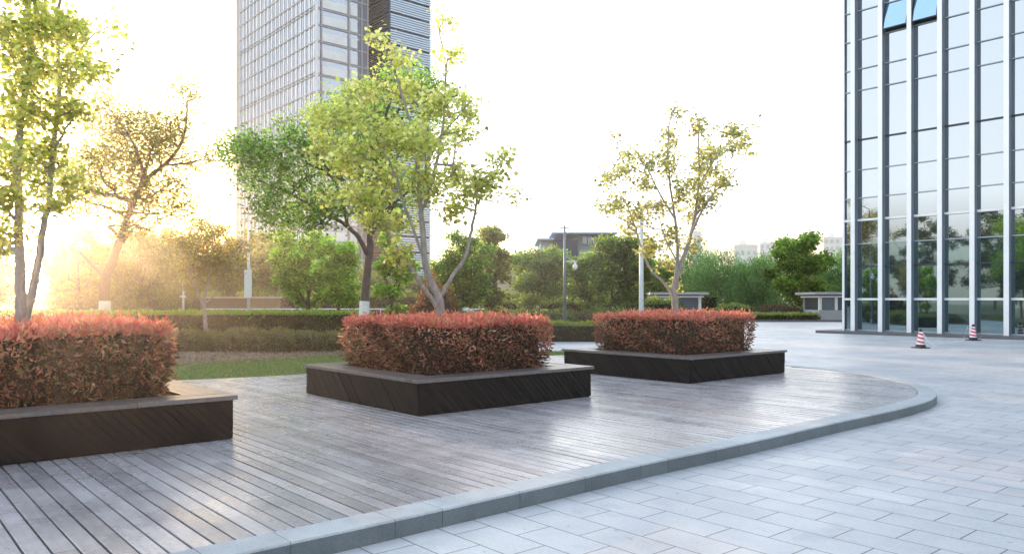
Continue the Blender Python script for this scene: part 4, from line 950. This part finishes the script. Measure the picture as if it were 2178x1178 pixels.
# ------------------------------------------------------------------ cars
def car(x, y, rz, lb):
    b = empty('parked_car', (x, y, -.02), lb, 'car', None, rz)
    prof = [(-2.15, .45), (-2.2, .75), (-2.05, .95), (-1.85, 1.42), (-1.2, 1.58), (.2, 1.58), (.55, 1.5), (1.25, 1.02), (2.0, .88), (2.2, .68), (2.2, .40), (1.85, .30), (-1.9, .30)]
    n = len(prof); vs = []
    for w, yy in ((1, -.86), (1, .86)):
        for X, Z in prof: vs.append((X, yy*(.86 if Z > 1.1 else 1), Z))
    m = MB(); m.add(vs, [tuple(range(n)), tuple(range(2*n-1, n-1, -1))]+[(i, n+i, n+(i+1) % n, (i+1) % n) for i in range(n)]); m.build('body', M['carwhite'], b, bevel=.05)
    for yy in (-.80, .80):
        s = 1 if yy > 0 else -1
        for X0, X1, X2, X3 in ((-1.75, -.75, -.75, -1.6), (-.65, .25, .25, -.65), (.33, 1.05, .48, .33)):
            m = MB(); m.add([(X0, s*.868, .99), (X1, s*.868, .99), (X2, s*.752, 1.48), (X3, s*.752, 1.48)], [(0, 1, 2, 3) if s < 0 else (3, 2, 1, 0)]); m.build('window', M['darkframe'], b)
    for X in (-1.35, 1.4):
        for yy in (-.88, .68):
            m = MB(); m.tube([(X, yy, .32), (X, yy+.2, .32)], .33, 20); w = m.build('wheel', M['black'], b)
            m = MB(); m.tube([(X, yy-.01, .32), (X, yy+.21, .32)], .2, 14); m.build('rim', M['kioskroof'], w)
    for yy in (-.7, .45):
        m = MB(); m.box(2.14, 2.22, yy, yy+.25, .66, .78); m.build('headlight', M['white'], b)
        m = MB(); m.box(-2.22, -2.14, yy, yy+.22, .72, .9); m.build('tail_light', M['pink'], b)
car(P2(1322, 76), 76, .12, 'white car parked behind the dark rounded tree')
car(P2(955, 62), 62, .05, 'white car glimpsed behind the forked planter tree trunk')
# ------------------------------------------------------------------ cones and tape
def conemat():
    t = NT('cone_plastic'); t.set(color=attrcol(t), rough=.45); return t.m
M['cone'] = conemat()
def cone(px, py, Y, lb, rz):
    x = P2(px, Y); b = empty('traffic_cone', (x, Y, 0), lb, 'traffic cone', 'striped traffic cones by the glass building', rz)
    m = MB(); m.box(-.21, .21, -.21, .21, 0, .035); m.lathe([(.19, .035), (.155, .06), (.145, .12), (.13, .125)], 0, 0, 24); m.build('base', M['black'], b, bevel=.01)
    n = 32; R = 26; vs = []; fs = []; cs = []
    for i in range(R+1):
        z = .12+.43*i/R; r = .13-.065*i/R
        for k in range(n): a = 2*math.pi*k/n; vs.append((r*math.cos(a), r*math.sin(a), z))
    for i in range(R):
        for k in range(n):
            fs.append((i*n+k, i*n+(k+1) % n, (i+1)*n+(k+1) % n, (i+1)*n+k)); ph = (i/R*3.3+k/n*1.0) % 1.0; cs.append((.55, .04, .12) if ph < .5 else (.82, .80, .82))
    npmesh('striped_body', np.array(vs), np.array(fs), M['cone'], b, col=np.array(cs), smooth=True)
    m = MB(); m.lathe([(.066, .55), (.055, .56), (.045, .62), (.03, .64), (.001, .645)], 0, 0, 16); m.build('tip', M['black'], b, smooth=True)
    return x, Y
c1 = cone(1958, 740, 26.1, 'red and white striped cone nearer the deck, left of its twin', .3)
c2 = cone(2070, 723, 31.0, 'red and white striped cone close to the plinth of the glass building', .1)
P0 = np.array([c1[0]+.07, c1[1], .56]); P1 = np.array([c2[0]-.07, c2[1], .56]); pts = []
for i in range(33):
    t = i/32; p = P0*(1-t)+P1*t; p[2] = max(.03, .56-1.0*math.sin(math.pi*t)**.8) if True else 0; p = p+np.array([.12*math.sin(t*11), .10*math.sin(t*8+1), .02*abs(math.sin(t*17))*(t > .2 and t < .8)]); pts.append(p)
vs = []; fs = []
for i, p in enumerate(pts):
    w = .035; a = math.sin(i*.5)*.9; vs += [tuple(p+np.array([w*.6*math.sin(a), w*math.sin(a)*.5, w*math.cos(a)])), tuple(p-np.array([w*.6*math.sin(a), w*math.sin(a)*.5, w*math.cos(a)*(0 if p[2] < .05 else 1)]))]
for i in range(len(pts)-1): fs.append((2*i, 2*i+1, 2*i+3, 2*i+2))
m = MB(); m.add(vs, fs); o = m.build('barrier_tape', M['white']); tag(o, 'thin pale tape sagging to the paving between the two cones', 'tape')
# ------------------------------------------------------------------ dry leaves on the paving
# ================================================================== CAMERA, SKY, SUN
cam = bpy.data.cameras.new('camera'); co = bpy.data.objects.new('camera', cam); C.objects.link(co); SC.camera = co
co.location = (0, 0, EYE); co.rotation_euler = (math.radians(90), 0, 0)
cam.sensor_width = 36; cam.lens = F/2178*36; cam.shift_y = (HY-589)/2178; cam.clip_end = 6000; cam.clip_start = .05
SUN_AZ = math.atan((78-CX)/F); SUN_EL = math.radians(7.0)
sd = Vector((math.sin(SUN_AZ)*math.cos(SUN_EL), math.cos(SUN_AZ)*math.cos(SUN_EL), math.sin(SUN_EL)))
su = bpy.data.lights.new('sun', 'SUN'); su.energy = 7.0; su.angle = math.radians(.6); su.color = (1.0, .64, .36)
so = bpy.data.objects.new('sun', su); C.objects.link(so); so.rotation_euler = (-sd).to_track_quat('-Z', 'Y').to_euler()
W = bpy.data.worlds.new('World'); SC.world = W; W.use_nodes = True; nt = W.node_tree; nt.nodes.clear()
def N(t): return nt.nodes.new(t)
out = N('ShaderNodeOutputWorld'); bg = N('ShaderNodeBackground'); nt.links.new(bg.outputs[0], out.inputs['Surface'])
sky = N('ShaderNodeTexSky'); sky.sky_type = 'NISHITA'; sky.sun_disc = False; sky.sun_elevation = SUN_EL; sky.sun_rotation = SUN_AZ; sky.air_density = 1.2; sky.dust_density = 2.0
tc = N('ShaderNodeTexCoord'); sep = N('ShaderNodeSeparateXYZ'); nt.links.new(tc.outputs['Generated'], sep.inputs[0])
def ramp(fac, stops):
    x = N('ShaderNodeValToRGB'); e = x.color_ramp.elements
    while len(e) < len(stops): e.new(.5)
    for i, (p, c) in enumerate(stops): e[i].position = p; e[i].color = (*c, 1)
    nt.links.new(fac, x.inputs[0]); return x.outputs[0]
def mixc(f, a, b, mode='MIX'):
    x = N('ShaderNodeMix'); x.data_type = 'RGBA'; x.blend_type = mode; x.clamp_factor = True
    for s, v in ((x.inputs[0], f), (x.inputs[6], a), (x.inputs[7], b)):
        if hasattr(v, 'links'): nt.links.new(v, s)
        elif hasattr(v, '__len__'): s.default_value = (*v, 1)
        else: s.default_value = v
    return x.outputs[2]
def mth(op, a, b=0):
    x = N('ShaderNodeMath'); x.operation = op
    for s, v in ((x.inputs[0], a), (x.inputs[1], b)):
        if hasattr(v, 'links'): nt.links.new(v, s)
        else: s.default_value = v
    return x.outputs[0]
base = ramp(sep.outputs[2], [(0, (.46, .41, .34)), (.04, (.48, .45, .40)), (.075, (.60, .59, .56)), (.125, (1, 1, 1)), (.40, (.93, .97, 1.0)), (.62, (.60, .70, .85)), (1, (.44, .55, .75))])
# brighter towards the sun, bluer and dimmer behind
def lobe(el, k):
    d = Vector((math.sin(SUN_AZ)*math.cos(el), math.cos(SUN_AZ)*math.cos(el), math.sin(el)))
    x = N('ShaderNodeVectorMath'); x.operation = 'DOT_PRODUCT'; nt.links.new(tc.outputs['Generated'], x.inputs[0]); x.inputs[1].default_value = d
    return x.outputs['Value'], mth('POWER', mth('MAXIMUM', x.outputs['Value'], 0.0), k)
dot, g1 = lobe(math.radians(2.8), 1600); _, g2 = lobe(math.radians(3), 70); _, g3 = lobe(math.radians(5), 14); _, g4 = lobe(math.radians(2.8), 260)
side = mth('ADD', mth('MULTIPLY', dot, .27), .73)
c = mixc(1.0, base, mixc(1.0, (1.1, 1.1, 1.1), side, 'MULTIPLY'), 'MULTIPLY')
c = mixc(mth('MULTIPLY', g3, .75), c, (.50, .44, .33))
c = mixc(mth('MULTIPLY', g2, .95), c, (.47, .33, .15))
c = mixc(1.0, c, mixc(1.0, (70, 60, 46), g1, 'MULTIPLY'), 'ADD')
c = mixc(1.0, c, mixc(1.0, (1.5, 1.2, .8), g4, 'MULTIPLY'), 'ADD')
ns = mixc(1.0, sky.outputs[0], (.05, .05, .05), 'MULTIPLY')
c = mixc(1.0, c, ns, 'ADD')
nt.links.new(c, bg.inputs[0]); bg.inputs[1].default_value = 2.35
# haze volume added for the warm sun glow over the garden
hm = bpy.data.materials.new('air_haze'); hm.use_nodes = True; ht = hm.node_tree; ht.nodes.clear()
ho = ht.nodes.new('ShaderNodeOutputMaterial'); hv = ht.nodes.new('ShaderNodeVolumeScatter'); hv.inputs['Color'].default_value = (1, .95, .89, 1)
hv.inputs['Anisotropy'].default_value = .87; ht.links.new(hv.outputs[0], ho.inputs['Volume'])
hg = ht.nodes.new('ShaderNodeNewGeometry'); hs = ht.nodes.new('ShaderNodeSeparateXYZ'); ht.links.new(hg.outputs['Position'], hs.inputs[0]); dens = None
for ax, a0, a1 in ((0, 1.5, 5.5), (1, 46, 54), (2, 7, 10)):        # haze kept low and left so towers and right side stay clear
    mr = ht.nodes.new('ShaderNodeMapRange'); mr.inputs['From Min'].default_value = a0; mr.inputs['From Max'].default_value = a1
    mr.inputs['To Min'].default_value = 1; mr.inputs['To Max'].default_value = 0; ht.links.new(hs.outputs[ax], mr.inputs['Value'])
    if dens is None: dens = mr.outputs[0]; continue
    mu = ht.nodes.new('ShaderNodeMath'); mu.operation = 'MULTIPLY'; ht.links.new(dens, mu.inputs[0]); ht.links.new(mr.outputs[0], mu.inputs[1]); dens = mu.outputs[0]
mu = ht.nodes.new('ShaderNodeMath'); mu.operation = 'MULTIPLY'; ht.links.new(dens, mu.inputs[0]); mu.inputs[1].default_value = .0021; ht.links.new(mu.outputs[0], hv.inputs['Density'])
m = MB(); m.box(-140, 140, -12, 440, -.08, 112); o = m.build('haze', hm); tag(o, 'warm sunlit air and haze under the open sky', 'haze', kind='stuff')
SC.cycles.volume_step_rate = .25; SC.cycles.volume_max_steps = 128
SC.view_settings.view_transform = 'Standard'; SC.view_settings.look = 'None'; SC.view_settings.exposure = 0; SC.view_settings.gamma = 1
SC.render.engine = 'CYCLES'
cy = SC.cycles; cy.use_denoising = True; cy.max_bounces = 8; cy.transparent_max_bounces = 8; cy.diffuse_bounces = 3; cy.glossy_bounces = 4; cy.sample_clamp_indirect = 6; cy.use_adaptive_sampling = True; cy.adaptive_threshold = .015
